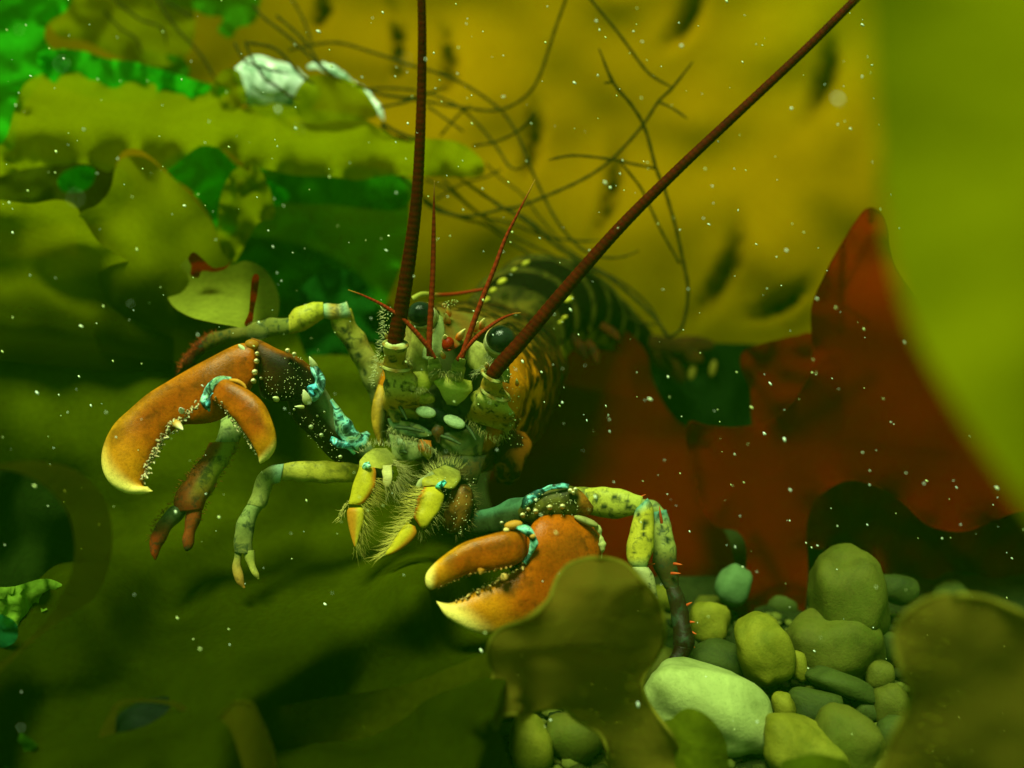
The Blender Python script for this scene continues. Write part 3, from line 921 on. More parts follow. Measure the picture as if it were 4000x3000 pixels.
weed_plant('dark thread weed strands crossing in front of the white shell', P(1034, 72, 3.3), [
    ([(990, 20), (1034, 72), (1128, 145), (1230, 239), (1290, 290), (1338, 318)], 5.5, 3.4, 3.2),
    ([(969, 166), (1070, 188), (1128, 239), (1180, 300), (1230, 330)], 6, 3.3, 3.2),
    ([(915, 165), (940, 215), (969, 246), (1050, 270), (1130, 290)], 5, 3.3, 3.2),
    ([(958, 160), (975, 210), (998, 253), (1040, 310), (1085, 340), (1140, 380), (1172, 383)], 5.5, 3.28, 3.2),
    ([(1080, 60), (1180, 150), (1260, 260), (1330, 315)], 5, 3.35, 3.25),
    ([(1390, 330), (1480, 365), (1580, 380), (1650, 375)], 5, 3.3, 3.3),
    ([(1480, 420), (1560, 405), (1630, 385)], 5, 3.3, 3.3),
    ([(1490, 480), (1560, 520), (1640, 545)], 7, 3.3, 3.3),
    ([(1485, 490), (1530, 530), (1570, 540), (1610, 552)], 5, 3.32, 3.3),
])


# ------------------------------------------------------------------ white shell, half buried in weed
def make_shell():
    m, t, out = nodes('white_shell')
    L = t.links.new
    tc = N(t, 'ShaderNodeTexCoord')
    wv = N(t, 'ShaderNodeTexNoise', Scale=14.0, Detail=4.0, Distortion=1.0)
    L(tc.outputs['Object'], wv.inputs['Vector'])
    rp = ramp(t, [(0.38, (0.14, 0.26, 0.16)), (0.5, (0.62, 0.70, 0.62)), (0.66, (0.85, 0.88, 0.9))])
    L(wv.outputs['Fac'], rp.inputs['Fac'])
    b = N(t, 'ShaderNodeBsdfPrincipled', Roughness=0.25)
    L(rp.outputs['Color'], b.inputs['Base Color'])
    L(b.outputs[0], out.inputs['Surface'])
    d = 3.5
    c = P(1075, 345, d)
    s = d / F
    V, Fc = [], []
    nr, na = 14, 48
    for i in range(nr + 1):
        rr = i / nr
        for k in range(na):
            a = 2 * math.pi * k / na
            lobe = 1 + (0.05 * math.sin(7 * a) + 0.07 * math.sin(3 * a + 1)) * rr
            x = math.cos(a) * 150 * rr * lobe * s
            y = math.sin(a) * 100 * rr * lobe * s - 0.22 * x
            hgt = (1 - rr ** 2.2) * 0.10 + 0.006 * math.sin(rr * 36)
            V.append(c + CR * x + CU * y - CD * hgt)
    for i in range(nr):
        for k in range(na):
            a, b2 = i * na + k, i * na + (k + 1) % na
            Fc.append((a, b2, b2 + na, a + na))
    o = build('bivalve_shell', V, Fc, m)
    md = o.modifiers.new('thick', 'SOLIDIFY'); md.thickness = 0.015; md.offset = -1
    tag(o, 'glossy white shell half covered by weed at the upper left', 'shell')
    r = loft('shell_fragment', tubes([(1200, 262, 6, 3.5), (1250, 258, 24, 3.48), (1310, 282, 26, 3.47), (1370, 318, 18, 3.46), (1420, 350, 20, 3.45), (1458, 395, 14, 3.44), (1482, 430, 16, 3.43), (1500, 470, 5, 3.43)], th=.5), m, n=60, sides=14, ringmod=lambda t, i: .75 + .3 * noise.noise(Vector((t * 14, 0, 0))), rough=.01, rscale=14)
    tag(r, 'thin curved rim of broken white shell trailing right of the whole shell', 'shell')


make_shell()


# ------------------------------------------------------------------ pebbles
def pebble(px, py, rx, ry, rot, kind, label, sub=3, seed=None, lift=0.0, group=None, sq=1.0, d=None):
    seed = seed if seed is not None else px * 0.37 + py * 0.11
    if d is None:
        d = 2.6
        for _ in range(8):
            z = ry * d / F * 0.75 + lift
            d = depth_for_z(px, py, z)
    s = d / F
    a = math.radians(rot)
    ux = CR * math.cos(a) - CU * math.sin(a)
    uy = CR * math.sin(a) + CU * math.cos(a)
    c = P(px, py, d)
    rz = (rx + ry) * 0.5 * s * 0.9
    v, f = ico(sub)
    V = []
    for q in v:
        k = 1 + 0.22 * noise.noise(q * 1.2 + Vector((seed, 0, 0))) + 0.05 * noise.noise(q * 3.1 + Vector((0, seed, 0)))
        e = 0.86
        qx, qy, qz = [math.copysign(abs(w) ** e, w) for w in q]
        V.append(c + ux * (qx * rx * s * k) + uy * (qy * ry * s * k) + CD * (qz * rz * k))
    o = build('pebble', V, list(f), PEB[kind])
    tag(o, label, 'pebble', group)
    return o


G = 'pebbles of the seabed'
pebble(2765, 2765, 262, 158, 20, 'pale', 'large smooth pale stone under the tip of the dark walking leg', 4, group=G)
pebble(2985, 2545, 112, 145, -18, 'yellow', 'yellowish egg-shaped stone just above the large pale stone', 4, group=G, lift=.06)
pebble(2768, 2432, 82, 84, 10, 'yellow', 'small blocky yellow-green stone right of the dark walking leg', group=G, lift=.04)
pebble(2830, 2590, 130, 90, 10, 'dark', 'dark olive stone wedged between the pale stone and the yellow ones', group=G)
pebble(3315, 2340, 145, 195, -8, 'olive', 'tall rounded olive stone standing at the back beside the red frond', 4, group=G, lift=.10)
pebble(3262, 2520, 190, 140, -8, 'olive', 'broad olive boulder directly below the tall rounded stone', 4, group=G, lift=.03)
pebble(3290, 2672, 150, 46, 20, 'dark', 'thin flat blackish stone lying under the big olive boulder', group=G, lift=.05)
pebble(3185, 2762, 108, 75, 5, 'dark', 'dark round stone right of the large pale stone', group=G)
pebble(3062, 2758, 42, 58, -15, 'yellow', 'small yellow stone touching the right end of the large pale stone', group=G, lift=.03)
pebble(3310, 2890, 128, 118, 30, 'olive', 'rounded olive stone with a lit top near the bottom right frond', 4, group=G)
pebble(3150, 2950, 200, 120, 32, 'yellow', 'big sloping yellow stone at the bottom edge', 4, group=G, lift=-.02)
pebble(3440, 2640, 55, 58, 0, 'olive', 'small olive stone beside the edge of the bottom right frond', group=G, lift=.04)
pebble(3475, 2755, 72, 85, 0, 'olive', 'olive stone half hidden by the narrowest part of the bottom right frond', group=G)
pebble(3490, 2880, 70, 80, 0, 'dark', 'dark stone lowest against the edge of the bottom right frond', group=G)
pebble(3505, 2300, 80, 60, 10, 'dark', 'dark stone in the shade above the bottom right frond', group=G, lift=.1)
pebble(2072, 2915, 80, 118, -8, 'yellow', 'yellow stone showing under the notch of the lobed frond', group=G)
pebble(2240, 2875, 112, 100, 10, 'olive', 'dark olive stone under the belly of the lobed frond', group=G)
pebble(3122, 2600, 30, 62, -10, 'yellow', 'narrow yellow stone pressed against the egg-shaped stone', group=G, lift=.07)
pebble(2590, 2335, 58, 46, 5, 'yellow', 'small yellow stone behind the dark walking leg', group=G, lift=.03)
pebble(2868, 2285, 62, 82, 20, 'teal', 'smooth green stone seen through the red frond', group=G, lift=.06)
pebble(3470, 2530, 60, 60, 0, 'dark', 'dark stone right of the big olive boulder', group=G)
pebble(3390, 2780, 60, 45, 0, 'dark', 'blackish stone in the gap above the rounded olive stone', group=G)
pebble(600, 2880, 150, 140, 0, 'black', 'rounded blackish stone framed by the brown kelp collar', 4, lift=.15, d=2.02)
pebble(2480, 2480, 90, 70, 0, 'olive', 'olive stone behind the shoulder of the lobed frond', group=G)
pebble(2640, 2540, 60, 55, 0, 'dark', 'dark stone behind the tip of the dark walking leg', group=G)
# fillers glimpsed in the gaps
for k in range(40):
    x = random.uniform(1950, 3750); y = random.uniform(2250, 3020)
    r = random.uniform(60, 120)
    pebble(x, y, r, r * random.uniform(.6, .9), random.uniform(-30, 30), random.choice(['dark', 'dark', 'olive']), 'small dull pebble glimpsed in a gap between larger stones', 2, seed=k * 3.3, lift=-.06, group='small pebbles in the gaps')


def grit():
    parts = []
    for k in range(700):
        x = random.uniform(1850, 3700); y = random.uniform(2380, 3080)
        z = random.uniform(-.01, .02)
        d = depth_for_z(x, y, z)
        r = random.uniform(.006, .022)
        c = P(x, y, d)
        g = random.choice([(0.03, 0.035, 0.006), (0.06, 0.07, 0.010), (0.10, 0.11, 0.016), (0.015, 0.02, 0.005)])
        parts.append(ball_data(c, Vector((r * random.uniform(.8, 1.5), 0, 0)), Vector((0, r * random.uniform(.8, 1.4), 0)), Vector((0, 0, r * .7)), 1, g))
    V, Fc, C, M = merge(parts)
    tag(build('gravel', V, Fc, GRIT, None, C, M), 'fine dark gravel filling the gaps between the pebbles', 'gravel', None, 'stuff')


grit()


# ------------------------------------------------------------------ the lobster
ORANGE = (0.42, 0.090, 0.002)
RUST = (0.31, 0.058, 0.002)
BROWN = (0.10, 0.035, 0.004)
BLACK = (0.020, 0.014, 0.005)
CREAM = (0.98, 0.72, 0.17)
YEL = (0.46, 0.36, 0.02)
OLV = (0.26, 0.24, 0.03)
PALE = (0.44, 0.50, 0.20)
BLUE = (0.16, 0.42, 0.45)
TEAL = (0.05, 0.24, 0.16)
REDB = (0.24, 0.018, 0.004)

lob_root = empty('lobster', P(1800, 1950, 2.75))
tag(lob_root, 'orange-clawed lobster facing the camera with long red antennae raised', 'lobster')

# --- carapace: rings in the head frame (rolled 17 degrees in the picture)
ROLL = math.radians(17)
HX = (CR * math.cos(ROLL) - CU * math.sin(ROLL))
HY = (CR * math.sin(ROLL) + CU * math.cos(ROLL))


def body_pig_shade(t, ang, p):
    """ang 0 = head right, 90 = top"""
    s = math.sin(ang)
    c = lerp((0.50, 0.15, 0.005), (0.16, 0.085, 0.006), sstep(0.2, 0.9, s))
    c = lerp(c, (0.36, 0.33, 0.12), sstep(-0.5, -0.95, s) * (1 - sstep(.3, .6, t)))
    k = sstep(.22, .30, t) * sstep(.60, .46, t) * sstep(-.55, -.1, s) * sstep(.75, .45, s) * (1 if math.cos(ang) > 0 else .4)
    c = lerp(c, (0.85, 0.27, 0.006), k)
    if t < 0.22:
        c = lerp((0.06, 0.07, 0.015), c, sstep(0.12, 0.24, t))  # shade of the recesses between face parts, painted on the front
    c = lerp(c, (0.03, 0.011, 0.0015), 0.9 * sstep(.45, .8, t))
    return c


rings = [  # depth, cx, cy, half width, up, down
    (2.600, 1742, 1490, 20, 20, 30), (2.597, 1742, 1492, 120, 120, 150), (2.590, 1745, 1494, 200, 185, 260), (2.605, 1752, 1492, 240, 222, 315), (2.64, 1765, 1488, 268, 240, 345),
    (2.69, 1782, 1484, 292, 255, 360), (2.76, 1806, 1480, 318, 270, 368), (2.86, 1832, 1478, 330, 280, 360), (2.95, 1862, 1470, 322, 276, 335), (3.03, 1900, 1452, 300, 262, 300), (3.10, 1945, 1425, 262, 238, 250), (3.14, 1970, 1410, 200, 190, 190), (3.15, 1975, 1405, 30, 30, 30)]
rr = cr([(i * 100, 0, *q) for i, q in enumerate(rings)], 72)[:, 2:]
V, Fc, C, M = [], [], [], []
sides = 72
for i, (d, cx, cy, w, up, dn) in enumerate(rr):
    c = P(cx, cy, d); s = d / F
    t = i / 71
    for j in range(sides):
        a = 2 * math.pi * j / sides
        ca, sa = math.cos(a), math.sin(a)
        e = 2 / 2.4
        x = math.copysign(abs(ca) ** e, ca) * w * s
        y = math.copysign(abs(sa) ** e, sa) * (up if sa > 0 else dn) * s
        # keel: flatten lower sides
        p = c + HX * x + HY * y
        nz = 0.010 * noise.noise(p * 14) + 0.004 * noise.noise(p * 40)
        groove = -0.012 * math.exp(-((t - 0.66 - 0.05 * sa) / 0.02) ** 2) * (0.4 + 0.6 * max(sa, 0))
        p = p + (p - c).normalized() * (nz + groove)
        V.append(p); C.append(body_pig_shade(t, a, p))
        M.append(0.97 * sstep(.26, .44, t + .12 * max(0, -sa)) if sa > -0.6 else 0.85)
for i in range(71):
    for j in range(sides):
        a, b = i * sides + j, i * sides + (j + 1) % sides
        Fc.append((a, b, b + sides, a + sides))
Fc.append(tuple(reversed(range(sides)))); Fc.append(tuple(71 * sides + j for j in range(sides)))
carapace = build('carapace', V, Fc, CARA, lob_root, C, M)


def spine(px, py, d, tx, ty, td, r, c0, c1, parent, name='spine', mat=None):
    b = P(px, py, d); t = P(tx, ty, td)
    V, Fc, C, M = cone_data(b, t, r * d / F, c0, c1)
    return build(name, V, Fc, mat or HORN, parent, C, M)


# rostrum: beak reaching forward between the eyes
rost = loft('rostrum', [(1700, 1195, 1990, 1262, 2.72, .45), (1712, 1215, 1935, 1282, 2.64, .42), (1728, 1245, 1885, 1300, 2.57, .42), (1733, 1275, 1846, 1318, 2.51, .5), (1733, 1305, 1815, 1338, 2.46, .6), (1735, 1332, 1786, 1356, 2.42, .8), (1742, 1356, 1768, 1366, 2.395, .9), (1750, 1368, 1758, 1370, 2.385, .9)],
            SHELL, lob_root, n=40, sides=20, pig=lambda t, c, s: lerp(lerp((0.13, 0.13, 0.02), (0.20, 0.075, 0.008), abs(math.sin(t * 7 + c * 2)) * .7), (0.22, 0.02, 0.003), sstep(.66, .82, t)), mot=lambda t, c, s: .35 * (1 - t), rough=.004, rscale=25)
for (bx, by, bd, tx, ty, td, r) in [(1752, 1226, 2.55, 1747, 1198, 2.50, 13), (1747, 1256, 2.53, 1742, 1224, 2.475, 15), (1795, 1316, 2.44, 1818, 1284, 2.40, 16), (1858, 1284, 2.52, 1868, 1255, 2.48, 14), (1880, 1274, 2.54, 1892, 1243, 2.50, 15),
                                    (1742, 1332, 2.42, 1737, 1307, 2.375, 17), (1732, 1392, 2.43, 1723, 1370, 2.40, 10), (1735, 1196, 2.6, 1734, 1186, 2.57, 10), (1575, 1310, 2.42, 1576, 1286, 2.40, 10), (1512, 1318, 2.44, 1504, 1300, 2.42, 8), (1902, 1430, 2.42, 1898, 1416, 2.40, 10), (2020, 1500, 2.5, 2018, 1478, 2.48, 8)]:
    spine(bx, by, bd, tx, ty, td, r, (0.75, 0.15, 0.003), (1.0, 0.80, 0.30), rost)

# eyes
def eye(px, py, r, d, dx, dy):
    s = d / F
    c = P(px, py, d)
    V, Fc, C, M = ball_data(c, CR * r * s, CU * r * s * .93, CD * r * s, 4, (0.012, 0.018, 0.010))
    e = build('eye', V, Fc, EYE, lob_root, C, M)
    # pale rim and stalk
    rows = tubes([(px - dx * 20, py - dy * 20, r * 1.02, d + .005), (px - dx * 8, py - dy * 8, r * 1.09, d + .02), (px + dx * 18, py + dy * 18, r * 1.05, d + .055), (px + dx * 50, py + dy * 50, r * .8, d + .10), (px + dx * 80, py + dy * 80, r * .6, d + .13)])
    # cup ring built as a torus around the ball, tilted away from the lens
    V, Fc, C, M = [], [], [], []
    ax = (CD * 0.75 + CR * dx * 0.5 - CU * dy * 0.5).normalized()
    u = ax.orthogonal().normalized(); w = ax.cross(u)
    nu, nv = 40, 10
    for i in range(nu):
        a = 2 * math.pi * i / nu
        rd = u * math.cos(a) + w * math.sin(a)
        for k in range(nv):
            b = 2 * math.pi * k / nv
            V.append(c + ax * (r * s * .36) + rd * (r * s * 0.95) + rd * (math.cos(b) * r * s * .07) + ax * (math.sin(b) * r * s * .22))
            C.append(lerp((0.62, 0.60, 0.30), (0.6, 0.22, 0.02), .8 * sstep(.2, .9, rd.dot(CU)))); M.append(0.1)
    for i in range(nu):
        for k in range(nv):
            Fc.append((i * nv + k, i * nv + (k + 1) % nv, ((i + 1) % nu) * nv + (k + 1) % nv, ((i + 1) % nu) * nv + k))
    build('eye_rim', V, Fc, SOFT, e, C, M)
    V, Fc, C, M = ball_data(c + ax * (r * s * 1.0), CR * r * s * .95, CU * r * s * .95, CD * r * s * .9, 3, (0.34, 0.34, 0.12))
    build('eye_stalk', V, Fc, SOFT, e, C, M)


eye(1645, 1226, 53, 2.455, 0.55, 0.45)
eye(1957, 1324, 59, 2.455, -0.45, 0.5)


# long antennae
def antenna(pts):
    q = [(x, y, w, d) for x, y, w, d in pts]
    L = sum(math.hypot(q[i + 1][0] - q[i][0], q[i + 1][1] - q[i][1]) for i in range(len(q) - 1))
    n = int(L / 6)
    def rm(t, i):
        return 1.0 + (0.018 if (i // 2) % 2 else -0.018)
    def pg(t, c, s):
        i = int(t * (n - 1) + .5)
        k = (i // 2) % 2
        nzv = 0.5 + 0.5 * noise.noise(Vector((t * 40, 0, pts[0][0])))
        return lerp(lerp((0.062, 0.005, 0.0012), (0.098, 0.007, 0.0016), k), (0.016, 0.003, 0.001), .75 * nzv)
    return loft('antenna', tubes(q), ANT, lob_root, n=n, sides=14, pig=pg, ringmod=rm)


a1 = antenna([(1541, 1352, 30, 2.41), (1552, 1290, 32, 2.40), (1568, 1200, 30, 2.38), (1600, 1000, 27, 2.34), (1627, 780, 23, 2.30), (1640, 560, 20.5, 2.27), (1647, 330, 18.5, 2.25), (1649, 120, 17, 2.22), (1645, -60, 16, 2.2), (1640, -300, 15, 2.2)])
a2 = antenna([(1918, 1476, 27, 2.41), (1950, 1430, 29, 2.40), (2040, 1330, 28, 2.39), (2200, 1140, 26, 2.37), (2420, 890, 23, 2.34), (2650, 660, 20, 2.32), (2900, 425, 18, 2.30), (3150, 190, 17, 2.28), (3345, -5, 16, 2.26), (3600, -260, 15, 2.25)])


# antennules
def antennule(pts):
    n = 90
    return loft('antennule', tubes(pts), ANT, lob_root, n=n, sides=10, pig=lambda t, c, s: lerp(lerp((0.30, 0.03, 0.008), (0.16, 0.012, 0.005), .5 + .5 * math.sin(t * 180)), (0.45, 0.22, 0.03), sstep(.86, 1, t)), ringmod=lambda t, i: 1 + .06 * math.sin(i * 2.2))


antennule([(1676, 1392, 10.5, 2.42), (1678, 1300, 11.5, 2.41), (1690, 1080, 10.5, 2.38), (1694, 900, 8, 2.36), (1695, 800, 4.5, 2.35), (1697, 705, 1.5, 2.34)])
antennule([(1700, 1402, 8.5, 2.42), (1660, 1340, 9.5, 2.40), (1580, 1252, 8.5, 2.38), (1500, 1195, 7, 2.37), (1420, 1155, 4, 2.36), (1360, 1132, 1.5, 2.35)])
antennule([(1800, 1404, 11, 2.42), (1826, 1330, 11.5, 2.41), (1870, 1205, 10.5, 2.39), (1930, 1050, 9, 2.37), (1975, 930, 7, 2.36), (2030, 820, 4.5, 2.35), (2090, 702, 1.5, 2.34)])
antennule([(1784, 1408, 8.5, 2.42), (1835, 1345, 9, 2.41), (1880, 1300, 8, 2.41), (1950, 1250, 6.5, 2.42), (2000, 1228, 4, 2.43), (2035, 1222, 1.5, 2.44)])

# faint hairy whisker behind the left antenna and dark feeler behind the head
loft('feeler', tubes([(1890, 1130, 6, 2.75), (1780, 1148, 7, 2.72), (1706, 1152, 8, 2.68), (1650, 1150, 11, 2.62), (1612, 1168, 12, 2.58)]), SHELL, lob_root, n=30, sides=8, pig=lambda t, c, s: lerp(REDB, (0.36, 0.34, 0.05), sstep(.55, .8, t)))


# --- face: peduncles, plates and mouthparts
def lump(name, px, py, d, rx, ry, rz, rot, color, parent, mot=.2, mat=None, sub=3, rough=.12):
    s = d / F
    a = math.radians(rot)
    ux = (CR * math.cos(a) - CU * math.sin(a)) * rx * s
    uy = (CR * math.sin(a) + CU * math.cos(a)) * ry * s
    V, Fc, C, M = ball_data(P(px, py, d), ux, uy, CD * rz * s, sub, color, mot)
    c0 = P(px, py, d)
    V = [c0 + (v - c0) * (1 + rough * noise.noise(v * 18)) for v in V]
    return build(name, V, Fc, mat or SHELL, parent, C, M)


lump('rostrum_tip', 1750, 1345, 2.395, 25, 30, 24, 15, (0.20, 0.008, 0.001), rost, .1, HORN, 3, .05)


def ped(rows, pg, name='antenna_base', mot=.35):
    return loft(name, rows, LEGM, lob_root, n=40, sides=24, pig=pg, mot=.9, rough=.012, rscale=24)


def ped_pig(t, c, s):
    k = lerp((0.58, 0.54, 0.12), (0.44, 0.24, 0.02), .5 + .5 * math.sin(t * 11))
    k = lerp(k, (0.62, 0.62, 0.30), sstep(.86, .97, t))
    return k


pl = ped([(1500, 1620, 1640, 1640, 2.60, .7), (1495, 1560, 1668, 1570, 2.54, .7), (1498, 1500, 1640, 1520, 2.50, .75), (1505, 1455, 1618, 1470, 2.47, .8), (1502, 1432, 1606, 1442, 2.455, .85), (1500, 1420, 1600, 1426, 2.45, .85), (1500, 1390, 1596, 1396, 2.435, .9), (1502, 1360, 1590, 1364, 2.42, .9), (1508, 1338, 1582, 1342, 2.415, .9), (1518, 1334, 1570, 1338, 2.414, .9)], ped_pig)
pr = ped([(1820, 1640, 1990, 1690, 2.58, .7), (1830, 1600, 2010, 1640, 2.53, .7), (1850, 1560, 2000, 1600, 2.49, .75), (1868, 1530, 1985, 1570, 2.47, .8), (1880, 1512, 1980, 1548, 2.455, .85), (1884, 1500, 1976, 1536, 2.45, .85), (1890, 1480, 1968, 1514, 2.435, .9), (1892, 1462, 1962, 1496, 2.42, .9), (1898, 1450, 1950, 1482, 2.416, .9), (1905, 1452, 1942, 1476, 2.414, .9)], ped_pig)

for (x, y, r, d, rot) in ((1545, 1345, 46, 2.412, 3), (1548, 1428, 60, 2.455, 6), (1922, 1468, 40, 2.412, 28), (1935, 1535, 56, 2.452, 24)):
    a = math.radians(rot); V, Fc, C, M = [], [], [], []
    for i in range(36):
        b = 2 * math.pi * i / 36
        for k in range(8):
            e = 2 * math.pi * k / 8
            rr_ = r + 8 * math.cos(e)
            q = P(x + rr_ * math.cos(b) * math.cos(a) - rr_ * .55 * math.sin(b) * math.sin(a), y + rr_ * math.cos(b) * math.sin(a) + rr_ * .35 * math.sin(b) * math.cos(a) + 7 * math.sin(e), d + (-r * math.sin(b) * .75) * d / F)
            V.append(q); C.append(lerp((0.38, 0.36, 0.10), (0.24, 0.14, 0.02), .5 + .5 * math.sin(b * 5))); M.append(.5)
    for i in range(36):
        for k in range(8):
            Fc.append((i * 8 + k, i * 8 + (k + 1) % 8, ((i + 1) % 36) * 8 + (k + 1) % 8, ((i + 1) % 36) * 8 + k))
    build('base_collar', V, Fc, LEGM, pl if x < 1700 else pr, C, M)
# antenna scales
loft('antenna_scale', [(1520, 1420, 1545, 1430, 2.49, .3), (1540, 1330, 1640, 1400, 2.485, .25), (1570, 1290, 1660, 1340, 2.48, .22), (1600, 1262, 1670, 1300, 2.475, .2), (1625, 1262, 1650, 1275, 2.47, .2)], SHELL, lob_root, n=24, sides=16, pig=lambda t, c, s: lerp((0.42, 0.44, 0.12), (0.50, 0.34, 0.05), t), mot=.5, rough=.008, rscale=26)
loft('antenna_scale', [(1990, 1500, 1840, 1440, 2.50, .3), (1985, 1440, 1810, 1385, 2.50, .28), (1975, 1400, 1830, 1340, 2.49, .25), (1960, 1380, 1860, 1330, 2.49, .22), (1930, 1372, 1890, 1350, 2.49, .2)], SHELL, lob_root, n=24, sides=16, pig=lambda t, c, s: lerp((0.40, 0.40, 0.07), (0.48, 0.44, 0.12), t), mot=.45, rough=.010, rscale=24)
# inner plate beside the rostrum (pale green)
loft('inner_plate', [(1650, 1400, 1700, 1420, 2.46, .5), (1655, 1360, 1728, 1380, 2.455, .4), (1690, 1310, 1735, 1330, 2.46, .4), (1700, 1270, 1738, 1290, 2.47, .4), (1710, 1225, 1730, 1240, 2.49, .4)], SHELL, lob_root, n=24, sides=14, pig=lambda t, c, s: lerp((0.46, 0.54, 0.20), (0.36, 0.40, 0.12), t), mot=.3, rough=.006, rscale=30)
loft('inner_plate', [(1560, 1480, 1660, 1500, 2.52, .5), (1570, 1430, 1675, 1450, 2.50, .5), (1595, 1380, 1680, 1400, 2.48, .5), (1610, 1330, 1672, 1350, 2.47, .5), (1615, 1290, 1660, 1300, 2.47, .5)], SHELL, lob_root, n=24, sides=14, pig=lambda t, c, s: lerp((0.48, 0.48, 0.12), (0.52, 0.44, 0.07), t), mot=.4, rough=.006, rscale=30)
# antennule bases
for (x, y, dx) in ((1698, 1425, -6), (1790, 1428, 10)):
    loft('antennule_base', tubes([(x - dx * 3, y + 70, 34, 2.52), (x - dx, y + 38, 33, 2.47), (x - dx * .4, y + 30, 28, 2.465), (x, y + 8, 29, 2.45), (x, y - 6, 24, 2.44), (x + dx * .5, y - 12, 23, 2.435), (x + dx, y - 26, 20, 2.425), (x + dx, y - 32, 10, 2.42)]), SHELL, lob_root, n=36, sides=16,
         pig=lambda t, c, s: lerp((0.48, 0.48, 0.12), (0.26, 0.28, 0.07), .5 + .5 * math.sin(t * 20)), mot=.4)
# face plate under the antennules
loft('face_plate', [(1690, 1450, 1850, 1490, 2.50, .25), (1695, 1490, 1850, 1525, 2.485, .3), (1715, 1520, 1830, 1545, 2.49, .4), (1730, 1550, 1800, 1570, 2.51, .5), (1745, 1580, 1780, 1585, 2.54, .5)], SHELL, lob_root, n=24, sides=18, pig=lambda t, c, s: lerp((0.66, 0.62, 0.07), (0.42, 0.52, 0.14), t), mot=.1, rough=.006, rscale=25)
lump('cheek', 1630, 1490, 2.505, 50, 56, 42, 20, (0.60, 0.56, 0.06), lob_root, .2, LEGM, 3, .3)
lump('cheek', 1575, 1585, 2.56, 70, 38, 50, 25, (0.40, 0.36, 0.06), lob_root, .6, LEGM, 3, .3)
lump('cheek', 1890, 1560, 2.51, 62, 40, 40, 20, (0.50, 0.42, 0.06), lob_root, .5, LEGM, 3, .3)
lump('cheek', 1640, 1550, 2.53, 62, 30, 40, 12, (0.48, 0.40, 0.05), lob_root, .5, LEGM, 3, .3)
# jaws: two white plates with a rough bite edge
for (x, y, r) in ((1660, 1608, 11), (1775, 1646, 24)):
    j = lump('jaw', x, y, 2.515, 42, 23, 14, r, (0.62, 0.74, 0.40), lob_root, .25, SOFT, 3, .22)
lump('mouth_gap', 1720, 1626, 2.535, 62, 26, 14, 22, (0.010, 0.022, 0.010), lob_root, .3)


def plate(rows, pg, name='mouth_plate', mot=.8):
    return loft(name, rows, LEGM, lob_root, n=26, sides=18, pig=pg, mot=mot, rough=.010, rscale=26)


def two(a, b):
    return lambda t, c, s: lerp(a, b, .5 + .5 * math.sin(t * 6 + c * 3))


plate([(1515, 1640, 1530, 1690, 2.57, .3), (1560, 1640, 1565, 1705, 2.55, .3), (1620, 1655, 1615, 1712, 2.54, .3), (1668, 1680, 1660, 1712, 2.535, .3), (1690, 1694, 1684, 1704, 2.535, .3)], two((0.22, 0.24, 0.06), (0.10, 0.18, 0.07)))
plate([(1900, 1660, 1880, 1790, 2.57, .3), (1850, 1665, 1815, 1790, 2.555, .25), (1780, 1685, 1760, 1770, 2.54, .25), (1725, 1690, 1715, 1735, 2.535, .3)], two((0.15, 0.14, 0.03), (0.08, 0.11, 0.03)))
plate([(1520, 1700, 1535, 1790, 2.56, .3), (1570, 1710, 1575, 1800, 2.54, .3), (1625, 1730, 1620, 1800, 2.53, .3), (1660, 1750, 1655, 1790, 2.53, .3)], two((0.34, 0.36, 0.12), (0.18, 0.22, 0.07)))
plate([(1900, 1780, 1860, 1900, 2.57, .3), (1830, 1775, 1790, 1890, 2.555, .3), (1760, 1780, 1730, 1860, 2.55, .3), (1710, 1790, 1700, 1830, 2.55, .3)], two((0.05, 0.06, 0.015), (0.09, 0.06, 0.015)))
plate([(1640, 1716, 1690, 1722, 2.52, .4), (1636, 1745, 1696, 1750, 2.51, .45), (1650, 1775, 1686, 1780, 2.51, .5), (1664, 1795, 1674, 1797, 2.515, .5)], lambda t, c, s: lerp((0.36, 0.11, 0.01), (0.30, 0.27, 0.03), sstep(.45, .7, t)), mot=.6)
plate([(1700, 1655, 1735, 1668, 2.53, .5), (1690, 1690, 1735, 1700, 2.525, .5), (1700, 1730, 1725, 1735, 2.525, .5)], lambda t, c, s: (0.10, 0.04, 0.008))
plate([(1540, 1700, 1560, 1700, 2.515, .5), (1545, 1730, 1580, 1728, 2.51, .5), (1570, 1760, 1585, 1755, 2.515, .5)], lambda t, c, s: (0.34, 0.42, 0.22), mot=.3)
plate([(1510, 1560, 1540, 1570, 2.55, .5), (1520, 1600, 1560, 1610, 2.545, .5), (1540, 1650, 1570, 1650, 2.55, .5)], lambda t, c, s: (0.22, 0.18, 0.03))
for (x0, y0, x1, y1) in [(1540, 1668, 1660, 1688), (1715, 1700, 1800, 1735), (1560, 1765, 1590, 1768), (1555, 1580, 1590, 1640), (1820, 1660, 1860, 1720)]:
    loft('mouth_feeler', tubes([(x0, y0, 6, 2.525), ((x0 + x1) / 2, (y0 + y1) / 2 - 4, 8, 2.515), (x1, y1, 4, 2.51)]), LEGM, lob_root, n=24, sides=10, pig=lambda t, c, s: lerp((0.10, 0.14, 0.05), (0.008, 0.010, 0.006), abs(c)), mot=.6)
